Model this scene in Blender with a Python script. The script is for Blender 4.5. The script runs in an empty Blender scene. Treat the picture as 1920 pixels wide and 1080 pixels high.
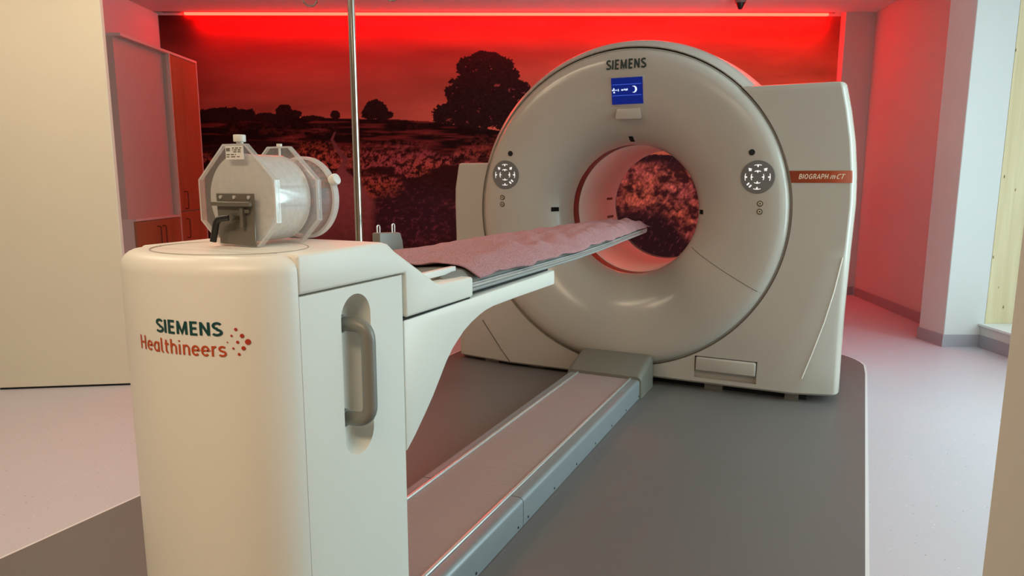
import bpy, bmesh, math, random
import numpy as np
from mathutils import Vector, Matrix
random.seed(7)
rng = np.random.default_rng(11)
SC = bpy.context.scene
COL = SC.collection
PI = math.pi

# ------------------------------------------------------------------ camera
cam_d = bpy.data.cameras.new('camera')
cam_d.sensor_width = 36.0
cam_d.lens = 24.0
cam_d.clip_start = 0.05
cam = bpy.data.objects.new('camera', cam_d)
COL.objects.link(cam)
cam.matrix_world = Matrix.Translation((0, 0, 1.19)) @ Matrix.Rotation(PI/2 - 0.1572, 4, 'X') @ Matrix.Rotation(0.0015, 4, 'Z')
SC.camera = cam
SC.view_settings.view_transform = 'Standard'
SC.view_settings.look = 'None'
SC.view_settings.gamma = 1.0
SC.view_settings.use_curve_mapping = False
SC.view_settings.exposure = 0.0

# ------------------------------------------------------------------ world and lights
w = bpy.data.worlds.new('overcast_sky')
w.use_nodes = True
w.node_tree.nodes['Background'].inputs[0].default_value = (0.74, 0.90, 1.0, 1)
w.node_tree.nodes['Background'].inputs[1].default_value = 1.3
SC.world = w


def area(name, loc, target, sx, sy, power, col):
    d = bpy.data.lights.new(name, 'AREA')
    d.shape = 'RECTANGLE'
    d.size = sx
    d.size_y = sy
    d.energy = power
    d.color = col
    o = bpy.data.objects.new(name, d)
    COL.objects.link(o)
    o.location = loc
    o.rotation_euler = (Vector(target) - Vector(loc)).to_track_quat('-Z', 'Y').to_euler()
    return o


WARM = (1.0, 0.80, 0.56)
NEUT = (1.0, 0.90, 0.76)
hall = area('hall_ceiling_lamp', (-0.9, -0.5, 2.78), (-0.7, 0.1, 0), 1.8, 0.5, 46, WARM)
hall.data.spread = math.radians(135)
psg = area('passage_ceiling_lamp', (-2.5, 2.60, 2.80), (-2.4, 2.85, 0), 1.0, 0.3, 20, WARM)
psg.data.spread = math.radians(165)
area('room_ceiling_lamp', (-1.4, 3.0, 2.80), (-1.2, 3.2, 0), 1.2, 0.12, 17, WARM)
# daylight of the tall side window comes in through its opening
dl = area('window_daylight', (4.10, 2.40, 1.5), (0, 2.1, 1.0), 1.8, 2.4, 136, (0.68, 0.93, 0.97))


# ------------------------------------------------------------------ materials
def mat(name, col, rough=0.5, metal=0.0, spec=0.5, emit=None, estr=1.0, coat=0.0, bump=None, vary=None):
    m = bpy.data.materials.new(name)
    m.use_nodes = True
    nt = m.node_tree
    b = nt.nodes['Principled BSDF']
    b.inputs['Base Color'].default_value = (*col, 1)
    b.inputs['Roughness'].default_value = rough
    b.inputs['Metallic'].default_value = metal
    b.inputs['Specular IOR Level'].default_value = spec
    b.inputs['Coat Weight'].default_value = coat
    if emit:
        b.inputs['Emission Color'].default_value = (*emit, 1)
        b.inputs['Emission Strength'].default_value = estr
    tc = nt.nodes.new('ShaderNodeTexCoord')
    if bump:
        n = nt.nodes.new('ShaderNodeTexNoise')
        n.inputs['Scale'].default_value = bump[0]
        n.inputs['Detail'].default_value = 3
        bp = nt.nodes.new('ShaderNodeBump')
        bp.inputs['Strength'].default_value = bump[1]
        bp.inputs['Distance'].default_value = 0.002
        nt.links.new(tc.outputs['Object'], n.inputs['Vector'])
        nt.links.new(n.outputs['Fac'], bp.inputs['Height'])
        nt.links.new(bp.outputs['Normal'], b.inputs['Normal'])
    v = vary or (3.0, 0.03)
    n2 = nt.nodes.new('ShaderNodeTexNoise')
    n2.inputs['Scale'].default_value = v[0]
    n2.inputs['Detail'].default_value = 4
    nt.links.new(tc.outputs['Object'], n2.inputs['Vector'])
    mx = nt.nodes.new('ShaderNodeMix')
    mx.data_type = 'RGBA'
    mx.inputs[6].default_value = (*[c*(1-v[1]) for c in col], 1)
    mx.inputs[7].default_value = (*[min(1, c*(1+v[1])) for c in col], 1)
    nt.links.new(n2.outputs['Fac'], mx.inputs[0])
    nt.links.new(mx.outputs[2], b.inputs['Base Color'])
    return m


def nodes_of(m):
    return m.node_tree, m.node_tree.nodes['Principled BSDF'], m.node_tree.nodes['Texture Coordinate']


M = {}
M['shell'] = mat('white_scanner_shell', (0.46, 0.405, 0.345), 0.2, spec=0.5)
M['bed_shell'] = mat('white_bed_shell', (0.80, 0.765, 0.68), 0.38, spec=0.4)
M['tunnel'] = mat('tunnel_lining', (0.86, 0.76, 0.70), 0.35)
M['seam'] = mat('dark_seam', (0.10, 0.085, 0.065), 0.7)
M['groove'] = mat('shell_groove', (0.38, 0.345, 0.29), 0.6)
M['wall'] = mat('painted_wall', (0.66, 0.64, 0.62), 0.85, spec=0.2, bump=(180, 0.05))
M['wall_near'] = mat('near_wall_lit', (0.86, 0.86, 0.79), 0.8, spec=0.2)  # same wall paint, lightened in colour to stand in for light on it
M['wall_warm'] = mat('beige_panel', (0.74, 0.66, 0.52), 0.6, spec=0.3)
M['ceiling'] = mat('painted_ceiling', (0.86, 0.84, 0.82), 0.9, spec=0.1)
M['skirting'] = mat('vinyl_skirting', (0.36, 0.33, 0.36), 0.45)
M['grey_plastic'] = mat('grey_plastic', (0.20, 0.19, 0.165), 0.45)
M['hood_grey'] = mat('hood_grey', (0.16, 0.145, 0.115), 0.5)
M['handle_grey'] = mat('handle_grey', (0.21, 0.20, 0.17), 0.4)
M['panel_grey'] = mat('control_panel_grey', (0.15, 0.14, 0.13), 0.45)
M['silver'] = mat('anodised_aluminium', (0.27, 0.29, 0.30), 0.42, metal=0.35)
M['strip'] = mat('pale_metal_strip', (0.80, 0.78, 0.74), 0.25, metal=0.6)
M['chrome'] = mat('polished_steel', (0.54, 0.515, 0.45), 0.17, metal=1.0)
M['dark_metal'] = mat('dark_bracket_steel', (0.19, 0.17, 0.14), 0.4, metal=0.5)
M['black'] = mat('black_plastic', (0.012, 0.012, 0.012), 0.4)
M['void'] = mat('dark_gap', (0.01, 0.009, 0.008), 0.9)
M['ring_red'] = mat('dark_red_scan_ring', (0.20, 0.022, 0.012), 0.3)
M['orange'] = mat('rust_orange_band', (0.37, 0.055, 0.012), 0.4)
M['teal_ink'] = mat('dark_teal_ink', (0.004, 0.055, 0.052), 0.5)
M['dark_ink'] = mat('dark_green_ink', (0.006, 0.022, 0.018), 0.5)
M['orange_ink'] = mat('orange_red_ink', (0.50, 0.07, 0.012), 0.5)
M['red_ink'] = mat('red_dot_ink', (0.46, 0.035, 0.012), 0.5)
M['pale_ink'] = mat('pale_lettering', (0.80, 0.62, 0.46), 0.5)
M['white_icon'] = mat('lit_white_icon', (0.85, 0.85, 0.82), 0.5, emit=(1, 0.96, 0.92), estr=0.55)
M['screen'] = mat('blue_screen', (0.002, 0.005, 0.05), 0.3, spec=0.2, emit=(0.003, 0.013, 0.17), estr=0.9)
M['screen_line'] = mat('screen_line', (0.02, 0.04, 0.2), 0.3, emit=(0.03, 0.08, 0.50), estr=0.9)
M['screen_white'] = mat('screen_white', (0.5, 0.6, 0.8), 0.3, emit=(0.65, 0.75, 1.0), estr=0.9)
M['brass'] = mat('brown_button', (0.10, 0.07, 0.04), 0.4)
M['white_plastic'] = mat('white_cap_plastic', (0.74, 0.72, 0.67), 0.4)
M['led'] = mat('red_led_diffuser', (0.8, 0.3, 0.2), 0.5, emit=(1.0, 0.0055, 0.0029), estr=58.0)
M['pallet'] = mat('grey_pallet_carbon', (0.42, 0.42, 0.41), 0.35)
M['cab_white'] = mat('pale_laminate', (0.50, 0.45, 0.40), 0.5)
M['cab_handle'] = mat('dark_brown_handle', (0.10, 0.035, 0.02), 0.5)
M['cab_edge'] = mat('pale_cabinet_edge', (0.62, 0.57, 0.52), 0.5)
M['paper'] = mat('label_paper', (0.72, 0.70, 0.66), 0.6)
M['sill'] = mat('white_window_sill', (0.82, 0.84, 0.82), 0.4)
M['frame'] = mat('window_frame_grey', (0.30, 0.31, 0.32), 0.4)

# bed pallet side rail
# cabinet wood with a long vertical grain
def wood(name, c0, c1, scale, knots=False, rough=0.5):
    m = mat(name, c0, rough)
    nt, b, tc = nodes_of(m)
    mp = nt.nodes.new('ShaderNodeMapping')
    mp.inputs['Scale'].default_value = scale
    nt.links.new(tc.outputs['Object'], mp.inputs['Vector'])
    n = nt.nodes.new('ShaderNodeTexNoise')
    n.inputs['Scale'].default_value = 1.0
    n.inputs['Detail'].default_value = 6
    n.inputs['Distortion'].default_value = 0.6
    nt.links.new(mp.outputs[0], n.inputs['Vector'])
    r = nt.nodes.new('ShaderNodeValToRGB')
    r.color_ramp.elements[0].position = 0.3
    r.color_ramp.elements[0].color = (*c0, 1)
    r.color_ramp.elements[1].position = 0.7
    r.color_ramp.elements[1].color = (*c1, 1)
    nt.links.new(n.outputs['Fac'], r.inputs[0])
    out = r.outputs[0]
    if knots:
        mp2 = nt.nodes.new('ShaderNodeMapping')
        mp2.inputs['Scale'].default_value = (13.0, 13.0, 5.5)
        nt.links.new(tc.outputs['Object'], mp2.inputs['Vector'])
        vo = nt.nodes.new('ShaderNodeTexVoronoi')
        vo.inputs['Scale'].default_value = 1.0
        nt.links.new(mp2.outputs[0], vo.inputs['Vector'])
        r2 = nt.nodes.new('ShaderNodeValToRGB')
        r2.color_ramp.elements[0].position = 0.035
        r2.color_ramp.elements[0].color = (0.25, 0.13, 0.05, 1)
        r2.color_ramp.elements[1].position = 0.09
        r2.color_ramp.elements[1].color = (1, 1, 1, 1)
        nt.links.new(vo.outputs['Distance'], r2.inputs[0])
        mx = nt.nodes.new('ShaderNodeMix')
        mx.data_type = 'RGBA'
        mx.blend_type = 'MULTIPLY'
        mx.inputs[0].default_value = 1.0
        nt.links.new(out, mx.inputs[6])
        nt.links.new(r2.outputs[0], mx.inputs[7])
        out = mx.outputs[2]
    nt.links.new(out, b.inputs['Base Color'])
    return m


M['cab_wood'] = wood('beech_door', (0.29, 0.125, 0.055), (0.36, 0.165, 0.075), (14, 14, 1.2))
M['pine'] = wood('knotty_pine', (0.60, 0.465, 0.25), (0.72, 0.59, 0.36), (26, 26, 1.0), knots=True)

# floor vinyls
def vinyl(name, col, specks, rough):
    m = mat(name, col, rough, spec=0.45)
    nt, b, tc = nodes_of(m)
    src = b.inputs['Base Color'].links[0].from_socket
    for sc_, thr, c in specks:
        vo = nt.nodes.new('ShaderNodeTexVoronoi')
        vo.inputs['Scale'].default_value = sc_
        nt.links.new(tc.outputs['Object'], vo.inputs['Vector'])
        lt = nt.nodes.new('ShaderNodeMath')
        lt.operation = 'LESS_THAN'
        lt.inputs[1].default_value = thr
        nt.links.new(vo.outputs['Distance'], lt.inputs[0])
        sep = nt.nodes.new('ShaderNodeSeparateColor')
        nt.links.new(vo.outputs['Color'], sep.inputs[0])
        gt = nt.nodes.new('ShaderNodeMath')
        gt.operation = 'GREATER_THAN'
        gt.inputs[1].default_value = 0.6
        nt.links.new(sep.outputs[0], gt.inputs[0])
        mu = nt.nodes.new('ShaderNodeMath')
        mu.operation = 'MULTIPLY'
        nt.links.new(lt.outputs[0], mu.inputs[0])
        nt.links.new(gt.outputs[0], mu.inputs[1])
        mx = nt.nodes.new('ShaderNodeMix')
        mx.data_type = 'RGBA'
        nt.links.new(mu.outputs[0], mx.inputs[0])
        nt.links.new(src, mx.inputs[6])
        mx.inputs[7].default_value = (*c, 1)
        src = mx.outputs[2]
    nt.links.new(src, b.inputs['Base Color'])
    return m


M['floor'] = vinyl('light_speckled_vinyl', (0.53, 0.485, 0.525), [(26, 0.09, (0.36, 0.30, 0.30)), (41, 0.10, (0.72, 0.70, 0.70)), (60, 0.10, (0.42, 0.36, 0.35))], 0.42)
M['floor_dark'] = vinyl('dark_grey_vinyl', (0.142, 0.124, 0.116), [(150, 0.12, (0.17, 0.155, 0.155))], 0.42)
M['floor_edge'] = mat('pale_weld_line', (0.70, 0.66, 0.66), 0.5)

# ribbed belt between the rails: fine cross lines
def belt():
    m = mat('ribbed_belt', (0.33, 0.24, 0.225), 0.5)
    nt, b, tc = nodes_of(m)
    wv = nt.nodes.new('ShaderNodeTexWave')
    wv.bands_direction = 'Y'
    wv.inputs['Scale'].default_value = 30
    wv.inputs['Distortion'].default_value = 0.4
    nt.links.new(tc.outputs['Object'], wv.inputs['Vector'])
    bp = nt.nodes.new('ShaderNodeBump')
    bp.inputs['Strength'].default_value = 0.35
    bp.inputs['Distance'].default_value = 0.003
    nt.links.new(wv.outputs['Fac'], bp.inputs['Height'])
    nt.links.new(bp.outputs['Normal'], b.inputs['Normal'])
    return m


M['belt'] = belt()

# knitted cotton blanket
def cloth():
    m = mat('woven_cotton', (0.54, 0.42, 0.43), 0.95, spec=0.1)
    nt, b, tc = nodes_of(m)
    n = nt.nodes.new('ShaderNodeTexNoise')
    n.inputs['Scale'].default_value = 420
    n.inputs['Detail'].default_value = 2
    mp = nt.nodes.new('ShaderNodeMapping')
    mp.inputs['Scale'].default_value = (1.0, 0.35, 1.0)
    nt.links.new(tc.outputs['Object'], mp.inputs['Vector'])
    nt.links.new(mp.outputs[0], n.inputs['Vector'])
    r = nt.nodes.new('ShaderNodeValToRGB')
    r.color_ramp.elements[0].position = 0.32
    r.color_ramp.elements[0].color = (0.30, 0.150, 0.152, 1)
    r.color_ramp.elements[1].position = 0.66
    r.color_ramp.elements[1].color = (0.50, 0.255, 0.26, 1)
    nt.links.new(n.outputs['Fac'], r.inputs[0])
    nt.links.new(r.outputs[0], b.inputs['Base Color'])
    bp = nt.nodes.new('ShaderNodeBump')
    bp.inputs['Strength'].default_value = 0.5
    bp.inputs['Distance'].default_value = 0.003
    nt.links.new(n.outputs['Fac'], bp.inputs['Height'])
    nt.links.new(bp.outputs['Normal'], b.inputs['Normal'])
    return m


M['cloth'] = cloth()

def acrylic(name, tint, haze, gloss=0.5):
    m = bpy.data.materials.new(name)
    m.use_nodes = True
    nt = m.node_tree
    nt.nodes.clear()
    out = nt.nodes.new('ShaderNodeOutputMaterial')
    tr = nt.nodes.new('ShaderNodeBsdfTransparent')
    tr.inputs[0].default_value = (*tint, 1)
    df = nt.nodes.new('ShaderNodeBsdfDiffuse')
    df.inputs[0].default_value = (0.84, 0.82, 0.78, 1)
    tl = nt.nodes.new('ShaderNodeBsdfTranslucent')
    tl.inputs[0].default_value = (0.84, 0.80, 0.78, 1)
    m0 = nt.nodes.new('ShaderNodeMixShader')
    m0.inputs[0].default_value = 0.35
    nt.links.new(df.outputs[0], m0.inputs[1])
    nt.links.new(tl.outputs[0], m0.inputs[2])
    gl = nt.nodes.new('ShaderNodeBsdfGlossy')
    gl.inputs['Roughness'].default_value = 0.07
    nz = nt.nodes.new('ShaderNodeTexNoise')
    nz.inputs['Scale'].default_value = 14
    mr = nt.nodes.new('ShaderNodeMapRange')
    mr.inputs['To Min'].default_value = haze*0.8
    mr.inputs['To Max'].default_value = haze*1.2
    nt.links.new(nz.outputs['Fac'], mr.inputs['Value'])
    m1 = nt.nodes.new('ShaderNodeMixShader')
    nt.links.new(mr.outputs[0], m1.inputs[0])
    nt.links.new(tr.outputs[0], m1.inputs[1])
    nt.links.new(m0.outputs[0], m1.inputs[2])
    lw = nt.nodes.new('ShaderNodeLayerWeight')
    lw.inputs[0].default_value = 0.22
    sc_ = nt.nodes.new('ShaderNodeMath')
    sc_.operation = 'MULTIPLY_ADD'
    sc_.inputs[1].default_value = gloss
    sc_.inputs[2].default_value = 0.035
    nt.links.new(lw.outputs['Facing'], sc_.inputs[0])
    m2 = nt.nodes.new('ShaderNodeMixShader')
    nt.links.new(sc_.outputs[0], m2.inputs[0])
    nt.links.new(m1.outputs[0], m2.inputs[1])
    nt.links.new(gl.outputs[0], m2.inputs[2])
    nt.links.new(m2.outputs[0], out.inputs[0])
    return m


M['acrylic'] = acrylic('clear_acrylic', (0.985, 0.98, 0.97), 0.10, 0.25)
M['acrylic_edge'] = acrylic('glint_acrylic_edge', (0.98, 0.96, 0.95), 0.55, 0.25)  # milkier copy of the clear acrylic, edge glints put into its colour
M['milky'] = acrylic('milky_resin', (0.97, 0.95, 0.93), 0.80, 0.7)
M['glass'] = acrylic('window_glass', (0.97, 0.99, 0.99), 0.0, 0.3)

# ------------------------------------------------------------------ mesh helpers
TH = 0.4394
G0 = Vector((0.6357, 3.964, 0.0))
BASES = {}


def new_bm():
    return bmesh.new()


def box(bm, x0, x1, y0, y1, z0, z1):
    vs = [bm.verts.new(p) for p in ((x0, y0, z0), (x1, y0, z0), (x1, y1, z0), (x0, y1, z0), (x0, y0, z1), (x1, y0, z1), (x1, y1, z1), (x0, y1, z1))]
    for f in ((0, 3, 2, 1), (4, 5, 6, 7), (0, 1, 5, 4), (1, 2, 6, 5), (2, 3, 7, 6), (3, 0, 4, 7)):
        bm.faces.new([vs[i] for i in f])
    return vs


def prism(bm, poly, lo, hi, axis='x'):
    """poly: list of 2D points in the two other axes (order x,y,z without axis)."""
    def P(a, b, t):
        return {'x': (t, a, b), 'y': (a, t, b), 'z': (a, b, t)}[axis]
    A = [bm.verts.new(P(a, b, lo)) for a, b in poly]
    B = [bm.verts.new(P(a, b, hi)) for a, b in poly]
    n = len(poly)
    bm.faces.new(A)
    bm.faces.new(B[::-1])
    for i in range(n):
        j = (i+1) % n
        bm.faces.new((A[j], A[i], B[i], B[j]))


def lathe_u(bm, prof, cz=1.01, cv=0.0, seg=128, closed=False, a0=0.0, a1=2*PI, u0=0.0):
    """profile of (u, r) turned about the axis along u (local Y)."""
    full = abs(a1-a0-2*PI) < 1e-6
    n = seg if full else seg+1
    rings = []
    for i in range(n):
        a = a0+(a1-a0)*i/seg
        rings.append([bm.verts.new((cv+r*math.sin(a), u+u0, cz+r*math.cos(a))) for u, r in prof])
    m = len(prof)
    for i in range(seg):
        A = rings[i]
        B = rings[(i+1) % n]
        for k in range(m if closed else m-1):
            l = (k+1) % m
            bm.faces.new((A[k], A[l], B[l], B[k]))


def disc_u(bm, cv, u, cz, r, th, seg=24):
    lathe_u(bm, [(u, 0.0001), (u, r*0.92), (u+th*0.25, r), (u+th, r)], cz, cv, seg)


def cyl(bm, p0, p1, r0, r1=None, seg=20, caps=True):
    r1 = r0 if r1 is None else r1
    p0 = Vector(p0)
    p1 = Vector(p1)
    d = (p1-p0).normalized()
    a = d.orthogonal().normalized()
    b = d.cross(a)
    A = [bm.verts.new(p0+(a*math.cos(t)+b*math.sin(t))*r0) for t in [2*PI*i/seg for i in range(seg)]]
    B = [bm.verts.new(p1+(a*math.cos(t)+b*math.sin(t))*r1) for t in [2*PI*i/seg for i in range(seg)]]
    for i in range(seg):
        j = (i+1) % seg
        bm.faces.new((A[i], A[j], B[j], B[i]))
    if caps:
        bm.faces.new(A[::-1])
        bm.faces.new(B)


def tube(bm, pts, r, seg=12, closed=False):
    pts = [Vector(p) for p in pts]
    n = len(pts)
    rings = []
    prev = None
    for i, p in enumerate(pts):
        if closed:
            d = (pts[(i+1) % n]-pts[i-1]).normalized()
        else:
            d = (pts[min(i+1, n-1)]-pts[max(i-1, 0)]).normalized()
        if prev is None:
            a = d.orthogonal().normalized()
        else:
            a = (prev-d*prev.dot(d)).normalized()
        prev = a
        b = d.cross(a)
        rings.append([bm.verts.new(p+(a*math.cos(2*PI*k/seg)+b*math.sin(2*PI*k/seg))*r) for k in range(seg)])
    for i in range(n if closed else n-1):
        A = rings[i]
        B = rings[(i+1) % n]
        for k in range(seg):
            l = (k+1) % seg
            bm.faces.new((A[k], A[l], B[l], B[k]))
    if not closed:
        bm.faces.new(rings[0][::-1])
        bm.faces.new(rings[-1])


def round_path(pts, rad, n=6):
    pts = [Vector(p) for p in pts]
    out = [pts[0]]
    for i in range(1, len(pts)-1):
        a = (pts[i-1]-pts[i]).normalized()
        b = (pts[i+1]-pts[i]).normalized()
        p0 = pts[i]+a*rad
        p2 = pts[i]+b*rad
        for k in range(n+1):
            t = k/n
            out.append(p0*(1-t)**2+pts[i]*2*t*(1-t)+p2*t*t)
    out.append(pts[-1])
    return out


def root_of(o):
    while o.parent:
        o = o.parent
    return o


def obj(name, bm, material, parent=None, bevel=0.0, bseg=3, smooth=35, base=None, rot=0.0, recalc=True, solid=None):
    """bmesh -> one mesh object. World/gantry coordinates go in; they become local to the thing."""
    if recalc:
        bmesh.ops.recalc_face_normals(bm, faces=bm.faces)
    if bevel > 0:
        es = [e for e in bm.edges if len(e.link_faces) == 2 and e.calc_face_angle(0) > math.radians(28)]
        bmesh.ops.bevel(bm, geom=es, offset=bevel, segments=bseg, profile=0.5, affect='EDGES', clamp_overlap=True)
    b = BASES[root_of(parent).name] if parent else Vector(base or (0, 0, 0))
    bmesh.ops.translate(bm, verts=bm.verts, vec=-b)
    me = bpy.data.meshes.new(name)
    bm.to_mesh(me)
    bm.free()
    for p in me.polygons:
        p.use_smooth = True
    if smooth < 180:
        me.set_sharp_from_angle(angle=math.radians(smooth))
    o = bpy.data.objects.new(name, me)
    COL.objects.link(o)
    mats = material if isinstance(material, (list, tuple)) else [material]
    for k in mats:
        me.materials.append(k)
    if parent:
        o.parent = parent
    else:
        BASES[o.name] = b
        place(o, b, rot)
    if solid:
        md = o.modifiers.new('thickness', 'SOLIDIFY')
        md.thickness = solid
        md.offset = 0
    return o


def place(o, b, rot):
    if rot:   # coordinates of the machine's own frame
        o.rotation_euler = (0, 0, rot)
        o.location = G0 + Vector((b[0]*math.cos(TH)+b[1]*math.sin(TH), -b[0]*math.sin(TH)+b[1]*math.cos(TH), b[2]))
    else:
        o.location = b


def tag(o, label, cat, group=None):
    o['label'] = label
    o['category'] = cat
    if group:
        o['group'] = group
    return o


def thing(name, label, cat, base=(0, 0, 0), rot=0.0, group=None):
    o = bpy.data.objects.new(name, None)
    o.empty_display_size = 0.1
    COL.objects.link(o)
    BASES[o.name] = Vector(base)
    place(o, Vector(base), rot)
    return tag(o, label, cat, group)


def struct(name, bm, m, **k):
    o = obj(name, bm, m, **k)
    if not o.parent:
        o['kind'] = 'structure'
    return o


def arc_pts(cx, cy, rx, ry, a0, a1, n=12):
    return [(cx+rx*math.cos(math.radians(a0+(a1-a0)*k/n)), cy+ry*math.sin(math.radians(a0+(a1-a0)*k/n))) for k in range(n+1)]


def glyph(ch):
    """(advance, list of centre lines) in a frame where capitals are 1 high and small letters 0.72"""
    A = arc_pts
    x = 0.72
    G = {
        'S': (0.62, [A(0.30, 0.745, 0.235, 0.20, 28, 180, 10)+A(0.30, 0.745, 0.235, 0.20, 180, 262, 5)[1:]+A(0.27, 0.255, 0.27, 0.20, 82, 0, 6)+A(0.27, 0.255, 0.27, 0.20, 0, -150, 11)[1:]]),
        'I': (0.26, [[(0.09, 0), (0.09, 1)]]),
        'E': (0.60, [[(0.50, 0.055), (0.09, 0.055), (0.09, 0.945), (0.50, 0.945)], [(0.09, 0.51), (0.46, 0.51)]]),
        'M': (0.90, [[(0.09, 0), (0.11, 1.0)], [(0.115, 0.95), (0.40, 0.12), (0.685, 0.95)], [(0.69, 1.0), (0.71, 0)]]),
        'N': (0.76, [[(0.09, 0), (0.09, 1.0)], [(0.10, 0.95), (0.57, 0.05)], [(0.58, 0), (0.58, 1.0)]]),
        'H': (0.74, [[(0.09, 0), (0.09, 1)], [(0.57, 0), (0.57, 1)], [(0.09, 0.50), (0.57, 0.50)]]),
        'e': (0.60, [[(0.07, 0.385), (0.49, 0.385)]+A(0.275, 0.385, 0.215, 0.285, 0, 180, 12)[0:]+A(0.275, 0.34, 0.215, 0.29, 180, 318, 9)]),
        'a': (0.60, [[(0.47, 0), (0.47, x)], A(0.275, 0.355, 0.205, 0.31, 0, 360, 20)]),
        'l': (0.30, [[(0.09, 1.03), (0.09, 0.19)]+A(0.21, 0.18, 0.12, 0.135, 180, 280, 6)]),
        't': (0.42, [[(0.14, 0.94), (0.14, 0.21)]+A(0.27, 0.20, 0.13, 0.155, 180, 285, 6), [(0.02, 0.65), (0.36, 0.65)]]),
        'h': (0.60, [[(0.09, 0), (0.09, 1.03)], [(0.09, 0.42)]+A(0.28, 0.44, 0.19, 0.235, 150, 0, 10)+[(0.47, 0)]]),
        'i': (0.26, [[(0.09, 0), (0.09, x)], [(0.09, 0.90), (0.09, 1.0)]]),
        'n': (0.60, [[(0.09, 0), (0.09, x)], [(0.09, 0.42)]+A(0.28, 0.44, 0.19, 0.235, 150, 0, 10)+[(0.47, 0)]]),
        'r': (0.40, [[(0.09, 0), (0.09, x)], [(0.09, 0.40)]+A(0.29, 0.42, 0.20, 0.25, 160, 80, 6)]),
        's': (0.52, [A(0.25, 0.525, 0.185, 0.150, 30, 262, 12)+A(0.235, 0.195, 0.205, 0.155, 82, -150, 12)]),
        'B': (0.66, [[(0.30, 0.52), (0.09, 0.52)], [(0.09, 0.05), (0.09, 0.95), (0.28, 0.95)]+A(0.30, 0.735, 0.19, 0.215, 90, -90, 10)+A(0.31, 0.285, 0.22, 0.235, 90, -90, 10)+[(0.09, 0.05)]]),
        'O': (0.80, [A(0.36, 0.5, 0.28, 0.45, 0, 360, 28)]),
        'G': (0.76, [A(0.36, 0.5, 0.28, 0.45, 48, 300, 20)+[(0.60, 0.14), (0.60, 0.48), (0.40, 0.48)]]),
        'R': (0.68, [[(0.09, 0), (0.09, 0.95), (0.28, 0.95)]+A(0.30, 0.72, 0.21, 0.23, 90, -90, 10)+[(0.09, 0.49)], [(0.32, 0.49), (0.54, 0)]]),
        'A': (0.72, [[(0.03, 0), (0.34, 0.98), (0.65, 0)], [(0.14, 0.30), (0.54, 0.30)]]),
        'P': (0.64, [[(0.09, 0), (0.09, 0.95), (0.28, 0.95)]+A(0.30, 0.70, 0.21, 0.25, 90, -90, 10)+[(0.09, 0.45)]]),
        'm': (0.92, [[(0.09, 0), (0.09, x)], [(0.09, 0.44)]+A(0.245, 0.46, 0.155, 0.215, 150, 0, 8)+[(0.40, 0)], [(0.40, 0.44)]+A(0.555, 0.46, 0.155, 0.215, 150, 0, 8)+[(0.71, 0)]]),
        'C': (0.60, [A(0.36, 0.5, 0.28, 0.45, 50, 310, 20)]),
        'T': (0.60, [[(0.0, 0.945), (0.56, 0.945)], [(0.28, 0.95), (0.28, 0)]]),
        ' ': (0.30, []),
    }
    return G[ch]


def text_bm(s, x0, x1, z0, z1, fn, weight=0.15, gap=0.06):
    """drawn letters between x0..x1, base line z0, capital height to z1; every vertex placed by fn(x, z)"""
    bm = new_bm()
    pos = 0.0
    strokes = []
    for ch in s:
        adv, st = glyph(ch)
        for line in st:
            strokes.append([(pos+a, b) for a, b in line])
        pos += adv+gap
    wmax = max(p[0] for l in strokes for p in l)+weight/2
    wmin = min(p[0] for l in strokes for p in l)-weight/2
    kx = (x1-x0)/(wmax-wmin)
    kz = z1-z0
    h = weight/2

    def put(a, b):
        return bm.verts.new(fn(x0+(a-wmin)*kx, z0+b*kz))
    for line in strokes:
        n = len(line)
        # dense points so that letters can follow a curved surface, mitred joins
        pts = [Vector(p) for p in line]
        closed = (pts[0]-pts[-1]).length < 1e-6 and n > 3
        L = []
        R_ = []
        for i in range(n):
            if closed:
                d0 = (pts[i]-pts[i-1 if i > 0 else n-2]).normalized()
                d1 = (pts[i+1 if i < n-1 else 1]-pts[i]).normalized()
            else:
                d0 = (pts[i]-pts[i-1]).normalized() if i > 0 else None
                d1 = (pts[i+1]-pts[i]).normalized() if i < n-1 else None
                d0 = d0 or d1
                d1 = d1 or d0
            nn = Vector((-(d0.y+d1.y), d0.x+d1.x))
            if nn.length < 1e-6:
                nn = Vector((-d0.y, d0.x))
            nn.normalize()
            m_ = h/max(0.45, nn.dot(Vector((-d0.y, d0.x))))
            L.append(put(*(pts[i]+nn*m_)))
            R_.append(put(*(pts[i]-nn*m_)))
        for i in range(n-1):
            bm.faces.new((L[i], L[i+1], R_[i+1], R_[i]))
    return bm


def boolean_cut(o, cutter_bm):
    me = bpy.data.meshes.new('cutter')
    bmesh.ops.recalc_face_normals(cutter_bm, faces=cutter_bm.faces)
    bmesh.ops.translate(cutter_bm, verts=cutter_bm.verts, vec=-BASES[root_of(o).name])
    cutter_bm.to_mesh(me)
    cutter_bm.free()
    c = bpy.data.objects.new('cutter', me)
    COL.objects.link(c)
    c.parent = o.parent
    md = o.modifiers.new('cut', 'BOOLEAN')
    md.operation = 'DIFFERENCE'
    md.solver = 'EXACT'
    md.object = c
    dg = bpy.context.evaluated_depsgraph_get()
    dg.update()
    nm = bpy.data.meshes.new_from_object(o.evaluated_get(dg))
    o.modifiers.remove(md)
    old = o.data
    o.data = nm
    nm.name = old.name
    bpy.data.meshes.remove(old)
    bpy.data.objects.remove(c)
    for p in nm.polygons:
        p.use_smooth = True
    nm.set_sharp_from_angle(angle=math.radians(35))


# ================================================================== THE ROOM
CZ = 2.83
bm = new_bm()
box(bm, -5.2, 4.3, -3.2, 7.5, -0.12, 0.0)
struct('floor', bm, M['floor'])


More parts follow.
